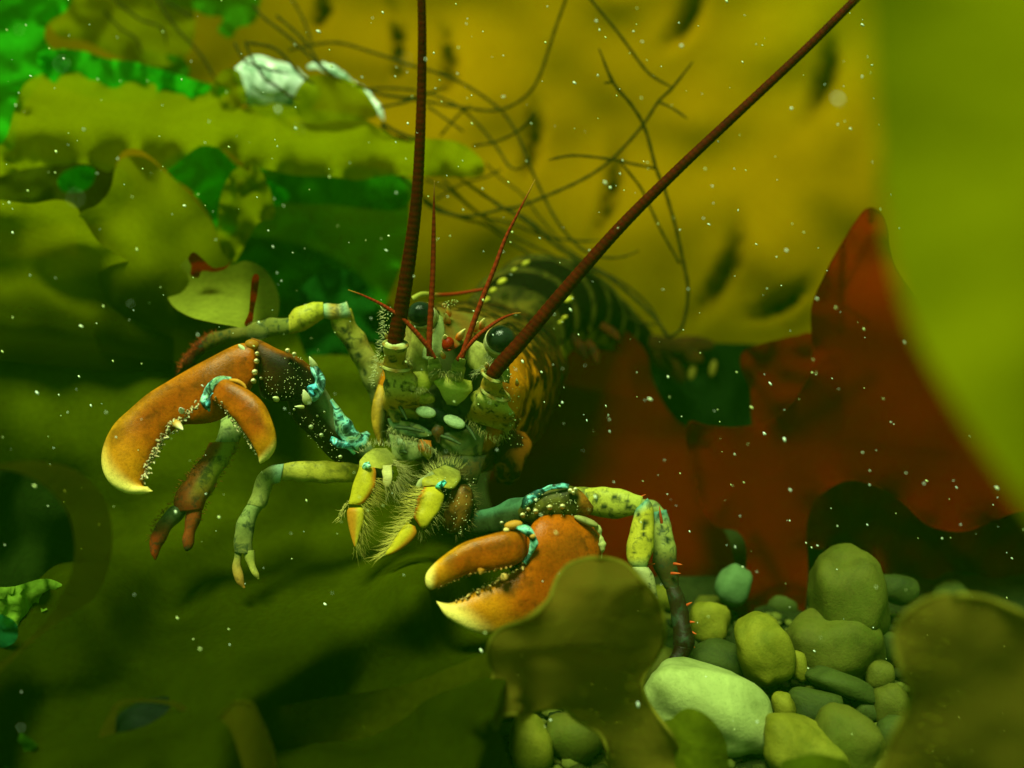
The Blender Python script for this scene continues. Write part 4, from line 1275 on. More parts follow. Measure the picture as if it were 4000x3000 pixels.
# orange patch and flank plates
loft('cheek_plate', [(1478, 1500, 1520, 1520, 2.60, .5), (1458, 1560, 1515, 1580, 2.58, .5), (1450, 1620, 1505, 1640, 2.57, .5), (1458, 1680, 1500, 1690, 2.57, .5), (1480, 1740, 1500, 1745, 2.58, .5)], SHELL, lob_root, n=24, sides=16, pig=lambda t, c, s: lerp((0.46, 0.26, 0.02), (0.05, 0.05, 0.01), sstep(.2, -.6, c)), mot=.5)
loft('cheek_plate', [(1960, 1660, 2050, 1690, 2.68, .5), (1945, 1700, 2075, 1735, 2.67, .4), (1930, 1760, 2058, 1800, 2.66, .4), (1922, 1830, 2030, 1862, 2.66, .4), (1940, 1885, 1995, 1895, 2.68, .4)], CARA, lob_root, n=50, sides=24,
     pig=lambda t, c, s: (0.30, 0.085, 0.006), mot=lambda t, c, s: .9, rough=.008, rscale=20)
# teeth-like pale grains of silt on the cheeks
parts = []
for k in range(150):
    side = random.random()
    if side < .45:
        y = random.uniform(1200, 1480); x = 1515 - (y - 1200) * 0.10 + random.gauss(0, 16)
        if y > 1420: x -= 20
        d = 2.43 + random.uniform(-.01, .02)
    elif side < .85:
        y = random.uniform(1440, 1740); x = 1995 + random.gauss(0, 26) + (y - 1500) * .06
        d = 2.45 + (y - 1440) * .00018
    else:
        y = random.uniform(1170, 1200); x = random.uniform(1735, 1800); d = 2.52
    r = random.uniform(1.2, 3.2)
    s = d / F
    parts.append(ball_data(P(x, y, d), CR * r * s, CU * r * s * 1.2, CD * r * s, 1, random.choice([(0.55, 0.60, 0.30), (0.50, 0.45, 0.15), (0.40, 0.42, 0.12)])))
V, Fc, C, M = merge(parts)
tag(build('silt_grains', V, Fc, HAIR, carapace, C, M), kind='stuff')


# --- claws
def claw_pig(t, c, s, pale=-1.0):
    k = lerp(RUST, ORANGE, .5 + .5 * math.sin(t * 9 + c * 2))
    return k


def finger_pig(tip0, edge_sign):
    def f(t, c, s):
        k = lerp(ORANGE, RUST, sstep(.2, .7, s * .5 + .3 * c * edge_sign))
        k = lerp(k, (0.62, 0.27, 0.008), sstep(.25, .95, c * edge_sign) * (.2 + .8 * sstep(.3, .8, t)))
        k = lerp(k, (0.62, 0.24, 0.006), .7 * sstep(tip0 - .22, tip0, t))
        nv = noise.noise(Vector((t * 7, c * 1.3, s * 1.3 + tip0)))
        k = lerp(k, (0.13, 0.040, 0.002), .55 * sstep(.05, .6, nv))
        k = lerp(k, CREAM, sstep(tip0, min(.995, tip0 + .16), t + .07 * c * edge_sign))
        return k
    return f


# upper (left in the picture) claw
clawL = loft('claw', [(1003, 1385, 1000, 1465, 2.44, .8), (985, 1345, 985, 1512, 2.44, .62), (940, 1345, 950, 1565, 2.435, .5), (897, 1362, 915, 1605, 2.43, .44), (815, 1402, 850, 1642, 2.42, .42), (734, 1447, 775, 1655, 2.415, .42), (650, 1497, 712, 1664, 2.41, .44), (571, 1545, 655, 1704, 2.405, .46), (505, 1595, 617, 1748, 2.40, .48), (450, 1645, 592, 1792, 2.395, .5), (412, 1710, 574, 1834, 2.39, .52), (397, 1775, 562, 1868, 2.385, .54), (406, 1838, 560, 1892, 2.38, .56), (440, 1892, 566, 1900, 2.375, .6), (500, 1927, 576, 1900, 2.37, .7), (560, 1932, 590, 1912, 2.37, .8), (597, 1920, 599, 1917, 2.37, .9)],
             CLAW, lob_root, n=110, sides=36, pig=finger_pig(.72, 1), mot=lambda t, c, s: .42 * sstep(.85, .6, t) + .5 * sstep(.14, .02, t), rough=.007, rscale=9)
finL = loft('movable_finger', [(845, 1490, 822, 1545, 2.40, .9), (862, 1480, 828, 1562, 2.375, .8), (905, 1488, 850, 1580, 2.36, .7), (960, 1516, 886, 1608, 2.35, .62), (1014, 1560, 925, 1648, 2.34, .6), (1052, 1612, 955, 1694, 2.335, .6), (1078, 1680, 985, 1738, 2.33, .6), (1080, 1740, 1004, 1770, 2.33, .62), (1058, 1784, 1010, 1788, 2.33, .7), (1030, 1806, 1012, 1803, 2.33, .8), (1016, 1812, 1014, 1808, 2.33, .9)],
            CLAW, clawL, n=70, sides=30, pig=finger_pig(.76, 1), mot=lambda t, c, s: .4 * sstep(.85, .5, t), rough=.004, rscale=12)
carL = loft('wrist', [(978, 1325, 1000, 1380, 2.46, .8), (985, 1318, 1008, 1490, 2.46, .6), (1015, 1330, 1022, 1548, 2.45, .55), (1080, 1358, 1082, 1570, 2.44, .5), (1150, 1385, 1160, 1570, 2.445, .5), (1205, 1425, 1216, 1560, 2.455, .6), (1240, 1475, 1240, 1535, 2.46, .8), (1250, 1495, 1250, 1515, 2.47, .8)],
            SHELL, clawL, n=50, sides=30, pig=lambda t, c, s: lerp(lerp((0.050, 0.018, 0.003), (0.26, 0.07, 0.004), sstep(.55, .95, c)), (0.010, 0.008, 0.003), sstep(.05, .6, t) * .9 * (1 - sstep(.6, .98, c))), mot=.6, rough=.006, rscale=16)
merL = loft('arm', [(1235, 1478, 1120, 1560, 2.47, .7), (1285, 1545, 1142, 1625, 2.48, .6), (1335, 1628, 1200, 1690, 2.50, .55), (1390, 1685, 1258, 1758, 2.52, .55), (1440, 1730, 1330, 1825, 2.55, .55), (1480, 1790, 1400, 1880, 2.58, .55), (1540, 1850, 1460, 1930, 2.64, .55)],
            SHELL, clawL, n=44, sides=28, pig=lambda t, c, s: lerp((0.030, 0.018, 0.005), (0.34, 0.42, 0.18), sstep(.15, .75, c) * (.35 + .65 * sstep(.1, .4, t))), mot=lambda t, c, s: .5 * sstep(.5, -.5, c), rough=.006, rscale=18)

# blue joint skins
def skin(rows, parent, c1=BLUE, c2=TEAL, n=30):
    rows = [(*q[:5], .55) for q in rows]
    return loft('joint_skin', rows, MEMB, parent, n=n, sides=16, pig=lambda t, c, s: lerp(c2, c1, .55 + .45 * math.sin(t * 9 + c * 3)), rough=.006, rscale=35)


skin(tubes([(812, 1600, 8, 2.36), (800, 1570, 17, 2.36), (812, 1530, 18, 2.365), (838, 1496, 15, 2.365), (872, 1480, 10, 2.365), (905, 1478, 6, 2.37)]), finL, (0.20, 0.40, 0.38), (0.10, 0.16, 0.06))
skin(tubes([(818, 1608, 4, 2.345), (812, 1580, 9, 2.335), (818, 1552, 8, 2.335), (832, 1535, 4, 2.34)]), finL, (0.20, 0.55, 0.72), (0.08, 0.30, 0.40))
loft('finger_hinge', tubes([(895, 1484, 5, 2.36), (925, 1488, 8, 2.35), (950, 1502, 7, 2.35), (962, 1518, 4, 2.35)]), SHELL, finL, n=20, sides=10, pig=lambda t, c, s: (0.62, 0.26, 0.03))
skin(tubes([(1216, 1430, 12, 2.435), (1236, 1455, 20, 2.43), (1250, 1490, 20, 2.43), (1240, 1525, 24, 2.425), (1220, 1550, 22, 2.425), (1190, 1562, 10, 2.43)]), carL, (0.20, 0.38, 0.40), (0.04, 0.12, 0.09))
skin(tubes([(1225, 1545, 8, 2.41), (1215, 1520, 14, 2.41), (1240, 1512, 12, 2.415)]), carL, (0.10, 0.45, 0.70), (0.03, 0.16, 0.22), 18)
skin(tubes([(1292, 1560, 6, 2.46), (1325, 1620, 22, 2.46), (1352, 1680, 34, 2.465), (1380, 1722, 40, 2.47), (1420, 1716, 26, 2.48), (1440, 1690, 8, 2.5)]), merL, (0.12, 0.30, 0.30), (0.10, 0.15, 0.06), 34)
skin(tubes([(1290, 1715, 8, 2.47), (1320, 1730, 14, 2.46), (1360, 1745, 16, 2.46), (1385, 1775, 8, 2.48)]), merL, (0.16, 0.48, 0.56), (0.04, 0.16, 0.16), 20)
lump('wrist_knob', 985, 1348, 2.43, 30, 22, 26, 20, (0.34, 0.13, 0.01), carL, 0)
lump('wrist_knob', 950, 1362, 2.42, 26, 9, 12, 40, (0.52, 0.56, 0.30), carL, 0)

# pale spines on the claw and wrist
for (x, y, r) in [(1005, 1382, 9.5), (1003, 1411, 11.5), (996, 1454, 12.5), (991, 1489, 12), (1020, 1478, 6), (1124, 1370, 10.5), (1150, 1384, 9.5)]:
    spine(x, y, 2.405, x - 4, y - 3, 2.372, r, (0.60, 0.36, 0.08), (0.95, 0.86, 0.55), clawL)
for (bx, by, tx, ty, r, d) in [(1228, 1432, 1208, 1392, 15, 2.44), (1200, 1565, 1186, 1522, 19, 2.40), (1080, 1560, 1066, 1552, 12, 2.40), (1180, 1590, 1150, 1588, 8, 2.42)]:
    spine(bx, by, d, tx, ty, d - .02, r, (0.55, 0.50, 0.16), (0.92, 0.86, 0.50), clawL)
for (x, y, r) in [(1215, 1668, 10), (1255, 1700, 9), (1268, 1610, 5), (1330, 1785, 8), (1150, 1600, 6), (1240, 1625, 5)]:
    spine(x, y, 2.455, x - 3, y - 2, 2.432, r, (0.5, 0.5, 0.2), (0.92, 0.90, 0.6), merL)


# toothed inner margins
def teeth(line, d, parent, n, r0, c=(0.62, 0.56, 0.34), jit=8, kind=None, name='teeth'):
    q = cr([(x, y) for x, y in line], n)
    parts = []
    for k, (x, y) in enumerate(q):
        r = r0 * random.uniform(.35, .95)
        x += random.gauss(0, jit); y += random.gauss(0, jit * .6)
        dd = d + random.uniform(.0, .022); s = dd / F
        cc = lerp(c, (0.35, 0.22, 0.08), random.random() * .7)
        b0 = P(x, y, dd + .008)
        tip = P(x + random.gauss(.3, .8) * r, y + random.gauss(.3, .8) * r, dd - r * s * random.uniform(.6, 1.6))
        parts.append(cone_data(b0, tip, r * s * .95, lerp(cc, (0.2, 0.08, 0.02), .5), cc, 6))
    V, Fc, C, M = merge(parts)
    tag(build(name, V, Fc, HORN, parent, C, M), kind='stuff')


teeth([(790, 1575), (745, 1598), (705, 1632), (668, 1672), (636, 1708), (606, 1752), (588, 1790), (572, 1832), (562, 1868)], 2.35, clawL, 95, 7.5, jit=11)
teeth([(745, 1610), (715, 1645), (690, 1680), (655, 1702), (630, 1735), (600, 1780), (578, 1822), (566, 1862), (562, 1880)], 2.36, clawL, 34, 10.5, (0.80, 0.70, 0.45), jit=4)
teeth([(840, 1560), (878, 1600), (915, 1640), (942, 1682), (968, 1720), (994, 1752), (1008, 1782)], 2.335, finL, 60, 5.5, jit=6)
teeth([(905, 1640), (950, 1695), (975, 1735), (1000, 1766)], 2.335, finL, 14, 7.5, (0.80, 0.70, 0.40), jit=3)
spine(690, 1655, 2.36, 716, 1680, 2.34, 17, (0.55, 0.28, 0.05), (0.95, 0.80, 0.50), clawL, 'tooth')
spine(710, 1606, 2.36, 703, 1592, 2.335, 12, (0.6, 0.6, 0.5), (0.95, 0.97, 0.9), clawL, 'tooth')
# speckles on the dark arm and wrist
def speckle(x0, x1, y0, y1, d, n, parent, rmax=4.0, cond=None, c=(0.60, 0.58, 0.28)):
    parts = []
    while len(parts) < n:
        x = random.uniform(x0, x1); y = random.uniform(y0, y1)
        if cond and not cond(x, y): continue
        dd = d(x, y); r = random.uniform(1.0, rmax * .62); s = dd / F
        parts.append(ball_data(P(x, y, dd), CR * r * s, CU * r * s, CD * r * s * .8, 1, c))
    V, Fc, C, M = merge(parts)
    tag(build('tubercles', V, Fc, HAIR, parent, C, M), kind='stuff')


speckle(1035, 1215, 1390, 1560, lambda x, y: 2.443 - .5 * (95 * 2.44 / F) * math.sqrt(max(.0, 1 - ((y - 1470) / 98.0) ** 2)) - .003, 120, carL, 4.2)
speckle(1140, 1330, 1590, 1810, lambda x, y: 2.50 - .045, 60, merL, 4, cond=lambda x, y: abs((y - 1600) - (x - 1165) * 1.15) < 60)

# lower claw
clawR = loft('claw', [(2345, 2080, 2350, 2190, 2.40, .6), (2325, 2048, 2345, 2270, 2.39, .5), (2270, 2016, 2315, 2340, 2.37, .42), (2190, 2004, 2260, 2392, 2.35, .40), (2110, 2020, 2190, 2420, 2.335, .38), (2062, 2080, 2135, 2432, 2.325, .38), (2042, 2180, 2085, 2440, 2.315, .42), (1985, 2242, 2028, 2456, 2.305, .46), (1890, 2296, 1945, 2478, 2.29, .48), (1811, 2340, 1860, 2474, 2.28, .52), (1759, 2354, 1792, 2444, 2.27, .6), (1722, 2350, 1738, 2408, 2.262, .7), (1706, 2345, 1712, 2365, 2.26, .8), (1702, 2346, 1704, 2350, 2.26, .9)],
             CLAW, lob_root, n=100, sides=36, pig=finger_pig(.78, -1), mot=lambda t, c, s: .42 * sstep(.85, .6, t) + .3 * sstep(.2, .02, t), rough=.008, rscale=9)
finR = loft('movable_finger', [(2052, 2088, 2060, 2165, 2.31, .8), (2035, 2076, 2045, 2190, 2.29, .7), (1985, 2074, 2005, 2210, 2.275, .6), (1911, 2086, 1930, 2224, 2.265, .56), (1829, 2115, 1852, 2238, 2.255, .56), (1753, 2157, 1782, 2264, 2.25, .58), (1700, 2199, 1732, 2288, 2.245, .62), (1666, 2245, 1700, 2300, 2.245, .7), (1664, 2282, 1690, 2304, 2.245, .8), (1674, 2300, 1682, 2304, 2.245, .9)],
            CLAW, clawR, n=70, sides=30, pig=finger_pig(.78, 1), mot=lambda t, c, s: .4 * sstep(.85, .5, t), rough=.005, rscale=12)
carR = loft('wrist', [(2022, 1995, 2028, 2020, 2.40, .8), (2048, 1955, 2052, 2040, 2.39, .7), (2100, 1918, 2108, 2042, 2.375, .6), (2160, 1900, 2168, 2030, 2.37, .6), (2225, 1898, 2230, 2022, 2.37, .6), (2275, 1930, 2272, 2018, 2.375, .6), (2308, 1972, 2305, 2004, 2.38, .7), (2318, 1985, 2316, 1996, 2.385, .8)],
            SHELL, clawR, n=44, sides=28, pig=lambda t, c, s: lerp(lerp(BLACK, OLV, .35), (0.34, 0.12, 0.01), sstep(.7, .85, t)), mot=.7, rough=.006, rscale=18)
merR = loft('arm', [(1760, 2030, 1775, 2060, 2.62, .7), (1810, 2005, 1812, 2082, 2.56, .65), (1900, 1985, 1895, 2085, 2.50, .6), (1985, 1955, 1975, 2075, 2.45, .6), (2060, 1945, 2045, 2050, 2.42, .6)], SHELL, clawR, n=30, sides=24, pig=lambda t, c, s: lerp((0.035, 0.05, 0.015), (0.06, 0.16, 0.08), sstep(.1, .8, c)), mot=.5, rough=.006, rscale=18)
skin(tubes([(2040, 1985, 8, 2.36), (2052, 1962, 18, 2.35), (2085, 1938, 18, 2.35), (2130, 1912, 12, 2.345), (2190, 1898, 10, 2.345), (2222, 1902, 6, 2.35)]), carR, (0.12, 0.34, 0.38), (0.04, 0.13, 0.10))
skin(tubes([(2010, 2062, 6, 2.27), (2040, 2066, 13, 2.26), (2070, 2085, 15, 2.265), (2082, 2120, 13, 2.275), (2072, 2160, 9, 2.28), (2048, 2200, 4, 2.29)]), finR, (0.22, 0.52, 0.50), (0.08, 0.20, 0.12))
lump('finger_hinge', 2006, 2050, 2.275, 36, 18, 20, -8, (0.55, 0.24, 0.03), finR, .1)
lump('finger_hinge', 2080, 2094, 2.265, 12, 10, 10, 0, (0.60, 0.30, 0.05), finR, 0)
lump('finger_hinge', 1978, 2070, 2.27, 12, 9, 10, 0, (0.75, 0.55, 0.2), finR, 0)
for (x, y, r) in [(2042, 2013, 11), (2093, 1998, 11), (2148, 1982, 11.5), (2198, 1979, 11.5), (2064, 1990, 8)]:
    spine(x, y, 2.335, x - 4, y - 3, 2.305, r, (0.60, 0.40, 0.10), (0.95, 0.86, 0.50), clawR)
for (x, y, r) in [(2228, 1917, 10), (2248, 1912, 9), (2240, 1925, 8), (1960, 2043, 8)]:
    spine(x, y, 2.34, x - 2, y - 3, 2.32, r, (0.65, 0.50, 0.16), (0.95, 0.90, 0.60), carR)
lump('wrist_flap', 2290, 2036, 2.345, 52, 15, 20, 22, (0.34, 0.32, 0.10), clawR, .4)
loft('claw_edge', tubes([(2318, 2032, 6, 2.36), (2336, 2060, 10, 2.355), (2348, 2110, 11, 2.35), (2352, 2150, 8, 2.35), (2350, 2185, 4, 2.355)]), LEGM, clawR, n=40, sides=12, pig=lambda t, c, s: (0.40, 0.40, 0.13), mot=.5, ringmod=lambda t, i: 1 + .10 * math.sin(i * 1.1), rough=.010, rscale=40)
teeth([(2035, 2222), (1975, 2252), (1900, 2292), (1830, 2330), (1775, 2352)], 2.262, clawR, 40, 8, (0.70, 0.45, 0.14), jit=5)
teeth([(2040, 2208), (1985, 2240), (1930, 2270), (1860, 2310), (1790, 2345)], 2.265, clawR, 50, 4.5, (0.40, 0.38, 0.16), jit=12)
teeth([(2000, 2212), (1940, 2226), (1880, 2236), (1820, 2248), (1760, 2276), (1715, 2296)], 2.235, finR, 28, 6.5, (0.60, 0.28, 0.05), jit=3)
spine(1880, 2226, 2.235, 1876, 2246, 2.23, 16, (0.42, 0.15, 0.01), (0.60, 0.28, 0.05), finR, 'tooth')
spine(1970, 2256, 2.262, 1962, 2240, 2.255, 18, (0.55, 0.26, 0.05), (0.70, 0.42, 0.12), clawR, 'tooth')
speckle(2050, 2260, 1925, 2020, lambda x, y: 2.37 - .037, 70, carR, 4)


# --- third maxillipeds with bristles
def hairs(name, parent, line, dirs, n, L, d, c=(0.50, 0.44, 0.10), w=1.5, spread=.35, dep=.03):
    q = cr(line, n)
    dq = cr(dirs, n)
    V, Fc, C, M = [], [], [], []
    for (x, y), (dx, dy) in zip(q, dq):
        a = math.atan2(dy, dx) + random.gauss(0, spread)
        l = L * random.uniform(.45, 1.2)
        dd = d + random.uniform(-dep, dep)
        x += random.gauss(0, 5); y += random.gauss(0, 5)
        cx, cy = math.cos(a), math.sin(a)
        bend = random.gauss(0, .25)
        pts = []
        for k in range(4):
            t = k / 3
            pts.append(P(x + cx * l * t - cy * l * bend * t * t, y + cy * l * t + cx * l * bend * t * t, dd - .02 * t * random.uniform(-1, 1)))
        o = len(V)
        ww = w * random.uniform(.7, 1.4) * d / F
        for k in range(4):
            u = (CR * -cy - CU * cx).normalized()
            r = ww * (1 - k / 3.3)
            for ang in (0, 2.09, 4.19):
                V.append(pts[k] + u * (math.cos(ang) * r) + CD * (math.sin(ang) * r))
                C.append(lerp(c, (0.42, 0.16, 0.02), random.random() * .3)); M.append(0)
        for k in range(3):
            for j in range(3):
                a0 = o + k * 3 + j; b0 = o + k * 3 + (j + 1) % 3
                Fc.append((a0, b0, b0 + 3, a0 + 3))
    tag(build(name, V, Fc, HAIR, parent, C, M), kind='stuff')


def palp_pig(t, c, s):
    k = lerp((0.46, 0.36, 0.015), (0.50, 0.16, 0.01), sstep(.45, .95, -c))
    return k


mxL = loft('mouth_limb', [(1404, 1822, 1462, 1826, 2.43, .6), (1392, 1850, 1470, 1856, 2.42, .5), (1378, 1900, 1462, 1905, 2.41, .48), (1364, 1950, 1430, 1958, 2.40, .5), (1362, 1970, 1408, 1972, 2.40, .6)], SHELL, lob_root, n=36, sides=22, pig=palp_pig, mot=.18, rough=.004, rscale=30)
loft('limb_tip', [(1362, 1984, 1412, 1982, 2.40, .6), (1355, 2000, 1424, 1995, 2.395, .5), (1358, 2040, 1420, 2040, 2.39, .5), (1368, 2085, 1406, 2086, 2.385, .55), (1380, 2125, 1394, 2126, 2.38, .7), (1386, 2138, 1389, 2138, 2.38, .8)], SHELL, mxL, n=30, sides=20, pig=lambda t, c, s: lerp((0.46, 0.18, 0.01), (0.46, 0.36, 0.02), sstep(.2, -.6, c)), mot=.1)
loft('limb_base', [(1400, 1822, 1460, 1826, 2.44, .7), (1404, 1795, 1490, 1832, 2.46, .6), (1430, 1765, 1520, 1830, 2.49, .55), (1470, 1752, 1545, 1815, 2.52, .55), (1510, 1750, 1560, 1800, 2.56, .5)], SHELL, mxL, n=30, sides=20, pig=lambda t, c, s: lerp((0.46, 0.40, 0.05), (0.30, 0.30, 0.06), t), mot=.3, rough=.006, rscale=25)
loft('limb_flap', [(1490, 1818, 1530, 1816, 2.47, .3), (1492, 1850, 1532, 1846, 2.455, .25), (1502, 1890, 1530, 1885, 2.445, .25), (1510, 1906, 1522, 1904, 2.445, .25)], SHELL, mxL, n=18, sides=14, pig=lambda t, c, s: (0.48, 0.42, 0.14), mot=.3, rough=.006, rscale=40)
mxR = loft('mouth_limb', [(1655, 1903, 1706, 1900, 2.43, .6), (1640, 1925, 1735, 1935, 2.42, .5), (1624, 1975, 1720, 1985, 2.41, .48), (1618, 2015, 1698, 2020, 2.40, .5), (1634, 2048, 1672, 2054, 2.395, .6), (1642, 2060, 1655, 2064, 2.395, .7)], SHELL, lob_root, n=36, sides=22, pig=lambda t, c, s: lerp((0.46, 0.36, 0.015), (0.52, 0.12, 0.01), sstep(.5, .95, c)), mot=.18, rough=.004, rscale=30)
loft('limb_tip', [(1588, 2040, 1622, 2056, 2.39, .6), (1572, 2060, 1628, 2084, 2.385, .5), (1548, 2094, 1606, 2116, 2.38, .5), (1522, 2134, 1568, 2146, 2.375, .55), (1508, 2158, 1528, 2166, 2.37, .7), (1506, 2168, 1512, 2170, 2.37, .8)], SHELL, mxR, n=30, sides=20, pig=lambda t, c, s: lerp((0.48, 0.36, 0.015), (0.50, 0.18, 0.01), sstep(.1, -.8, c)), mot=.1)
loft('limb_base', [(1650, 1900, 1710, 1896, 2.45, .6), (1650, 1870, 1765, 1912, 2.46, .5), (1690, 1838, 1795, 1880, 2.49, .5), (1730, 1820, 1800, 1850, 2.53, .5), (1760, 1815, 1795, 1830, 2.57, .5)], SHELL, mxR, n=30, sides=20, pig=lambda t, c, s: lerp((0.46, 0.38, 0.03), (0.26, 0.26, 0.05), t), mot=.3, rough=.006, rscale=25)
loft('limb_flap', [(1690, 1842, 1705, 1862, 2.47, .3), (1650, 1868, 1668, 1888, 2.455, .3), (1622, 1896, 1634, 1908, 2.45, .3)], SHELL, mxR, n=18, sides=14, pig=lambda t, c, s: (0.40, 0.40, 0.16), mot=.4, rough=.006, rscale=40)
lump('limb_base_plate', 1790, 1990, 2.50, 55, 105, 40, 15, (0.20, 0.09, 0.012), mxR, .8)
skin(tubes([(1418, 1830, 6, 2.415), (1432, 1818, 12, 2.405), (1446, 1812, 8, 2.41)]), mxL, (0.45, 0.75, 0.70), (0.15, 0.35, 0.2), 14)
skin(tubes([(1700, 1905, 6, 2.42), (1722, 1895, 11, 2.41), (1742, 1880, 6, 2.42)]), mxR, (0.10, 0.50, 0.50), (0.05, 0.25, 0.2), 14)
hairs('bristles', mxL, [(1470, 1870), (1455, 1930), (1420, 1975), (1425, 2010), (1415, 2060), (1398, 2110), (1388, 2138)], [(1, .5), (1, .6), (.9, .8), (1, .6), (.9, .9), (.5, 1), (.2, 1)], 190, 74, 2.40, (0.52, 0.44, 0.08), 1.1, .2)
hairs('bristles', mxL, [(1365, 1960), (1340, 1990), (1330, 2020)], [(-.6, .8), (-.5, .8), (-.4, .9)], 40, 30, 2.42)
hairs('bristles', mxL, [(1530, 1800), (1560, 1830), (1550, 1880), (1500, 1895)], [(.9, .3), (.9, .6), (.6, 1), (.2, 1)], 170, 84, 2.47, (0.52, 0.48, 0.18), 1.1, .2)
hairs('bristles', mxL, [(1410, 1770), (1440, 1740), (1500, 1735), (1550, 1745)], [(-.4, -1), (-.1, -1), (.2, -1), (.5, -1)], 90, 28, 2.47, (0.46, 0.46, 0.20), 1.0, .3)
hairs('bristles', mxR, [(1655, 1905), (1628, 1960), (1618, 2010), (1585, 2045), (1560, 2080), (1535, 2120), (1508, 2165)], [(-1, -.1), (-1, 0), (-1, 0), (-1, -.1), (-1, 0), (-1, .2), (-.9, .5)], 220, 78, 2.40, (0.52, 0.44, 0.08), 1.1, .2)
hairs('bristles', mxR, [(1660, 1870), (1700, 1830), (1760, 1810), (1800, 1830)], [(-1, -.3), (-.5, -.9), (0, -1), (.7, -.8)], 110, 48, 2.47, (0.44, 0.42, 0.12), 1.0, .25)
hairs('bristles', mxR, [(1720, 1960), (1700, 2020), (1660, 2065), (1640, 2090)], [(1, .4), (.8, .8), (.4, 1), (.2, 1)], 70, 40, 2.41, (0.36, 0.34, 0.10), 1.0, .3)
hairs('bristles', mxR, [(1800, 1850), (1850, 1930), (1840, 2040), (1780, 2090)], [(1, -.4), (1, 0), (.8, .6), (.3, 1)], 90, 34, 2.50, (0.16, 0.16, 0.05), 1.0, .3)
speckle(1700, 1860, 1860, 2100, lambda x, y: 2.45, 80, mxR, 4)


# fine hairs over the face
hairs('bristles', carapace, [(1900, 1380), (1920, 1410), (1880, 1440), (1850, 1460)], [(-.5, 1), (-.6, 1), (-.7, .8), (-.8, .6)], 120, 34, 2.455, (0.50, 0.52, 0.24), 1.1, .3, .01)
hairs('bristles', carapace, [(1600, 1400), (1580, 1440), (1600, 1500), (1660, 1520)], [(-.5, 1), (-.4, 1), (.2, 1), (.5, 1)], 110, 30, 2.47, (0.50, 0.50, 0.20), 1.1, .4, .015)
hairs('bristles', carapace, [(1700, 1440), (1760, 1460), (1800, 1450)], [(-.3, 1), (0, 1), (.3, 1)], 80, 34, 2.44, (0.30, 0.30, 0.10), 1.2, .3, .012)
hairs('bristles', carapace, [(1500, 1200), (1500, 1300), (1480, 1400), (1460, 1500)], [(-1, -.3), (-1, 0), (-1, .1), (-1, .2)], 110, 26, 2.45, (0.46, 0.48, 0.22), 1.4, .4, .01)
hairs('bristles', carapace, [(1830, 1640), (1900, 1690), (1960, 1700), (2000, 1650)], [(-.3, 1), (0, 1), (.3, 1), (.6, .8)], 120, 34, 2.52, (0.34, 0.34, 0.10), 1.3, .4, .015)
hairs('bristles', carapace, [(1520, 1660), (1560, 1700), (1640, 1720), (1700, 1760)], [(-.2, 1), (0, 1), (.2, 1), (.3, 1)], 150, 40, 2.50, (0.34, 0.36, 0.14), 1.3, .4, .015)

# --- walking legs
def spots(base, lst):
    def f(t, c, s):
        k = base(t, c, s)
        for t0, c0, rt, rc in lst:
            q = ((t - t0) / rt) ** 2 + ((c - c0) / rc) ** 2 + .5 * noise.noise(Vector((t * 9, c * 3, t0 * 7)))
            if s > -.2: k = lerp(k, (0.010, 0.020, 0.008), sstep(1.15, .55, q))
        return k
    return f


def leg(segs, n=34, tint=None):
    root = None
    for rows, pg, mt in segs:
        nm = 'walking_leg' if root is None else 'leg_segment'
        o = loft(nm, rows, LEGM, lob_root if root is None else root, n=n, sides=18, pig=pg, mot=min(1, mt + .35), rough=.007, rscale=24)
        root = root or o
    return root


yo = lambda t, c, s: lerp((0.40, 0.34, 0.03), (0.30, 0.30, 0.07), t)
oy = lambda t, c, s: lerp((0.26, 0.27, 0.08), (0.40, 0.34, 0.03), t)
gr = lambda t, c, s: lerp((0.16, 0.17, 0.03), (0.12, 0.07, 0.01), t)
dk = lambda t, c, s: lerp((0.022, 0.014, 0.004), (0.012, 0.004, 0.0015), t)
legA = leg([
    ([(1530, 1480, 1460, 1590, 2.72, .8), (1490, 1420, 1432, 1520, 2.69, .8), (1440, 1335, 1368, 1400, 2.66, .8), (1388, 1250, 1296, 1275, 2.63, .8), (1365, 1205, 1290, 1225, 2.62, .8)], spots(oy, [(.35, -.5, .05, .25), (.5, -.2, .03, .2), (.62, -.6, .06, .3), (.78, -.3, .03, .2)]), .45),
    ([(1375, 1235, 1355, 1180, 2.61, .9), (1330, 1250, 1325, 1186, 2.61, .8), (1290, 1250, 1285, 1186, 2.61, .8), (1262, 1240, 1262, 1190, 2.61, .8)], lambda t, c, s: lerp((0.40, 0.26, 0.04), (0.30, 0.44, 0.24), .5 + .5 * math.sin(t * 8)), .3),
    ([(1265, 1245, 1262, 1182, 2.61, .8), (1220, 1275, 1212, 1184, 2.60, .75), (1170, 1297, 1160, 1200, 2.60, .75), (1128, 1302, 1128, 1232, 2.60, .8)], lambda t, c, s: lerp((0.46, 0.42, 0.03), (0.42, 0.34, 0.03), t), .25),
    ([(1135, 1300, 1130, 1240, 2.61, .8), (1060, 1312, 1050, 1242, 2.64, .8), (960, 1325, 950, 1275, 2.67, .8), (860, 1345, 845, 1292, 2.70, .8), (800, 1372, 785, 1322, 2.72, .8)], gr, .5),
    ([(810, 1365, 785, 1322, 2.72, .8), (775, 1400, 742, 1360, 2.73, .8), (745, 1440, 712, 1410, 2.74, .8), (715, 1455, 702, 1440, 2.75, .8)], lambda t, c, s: (0.07, 0.010, 0.004), .7)])
hairs('bristles', legA, [(840, 1300), (780, 1340), (735, 1390), (705, 1440)], [(-.6, -1), (-.8, -.7), (-1, -.4), (-1, 0)], 120, 22, 2.71, (0.26, 0.02, 0.004), 1.8, .5)
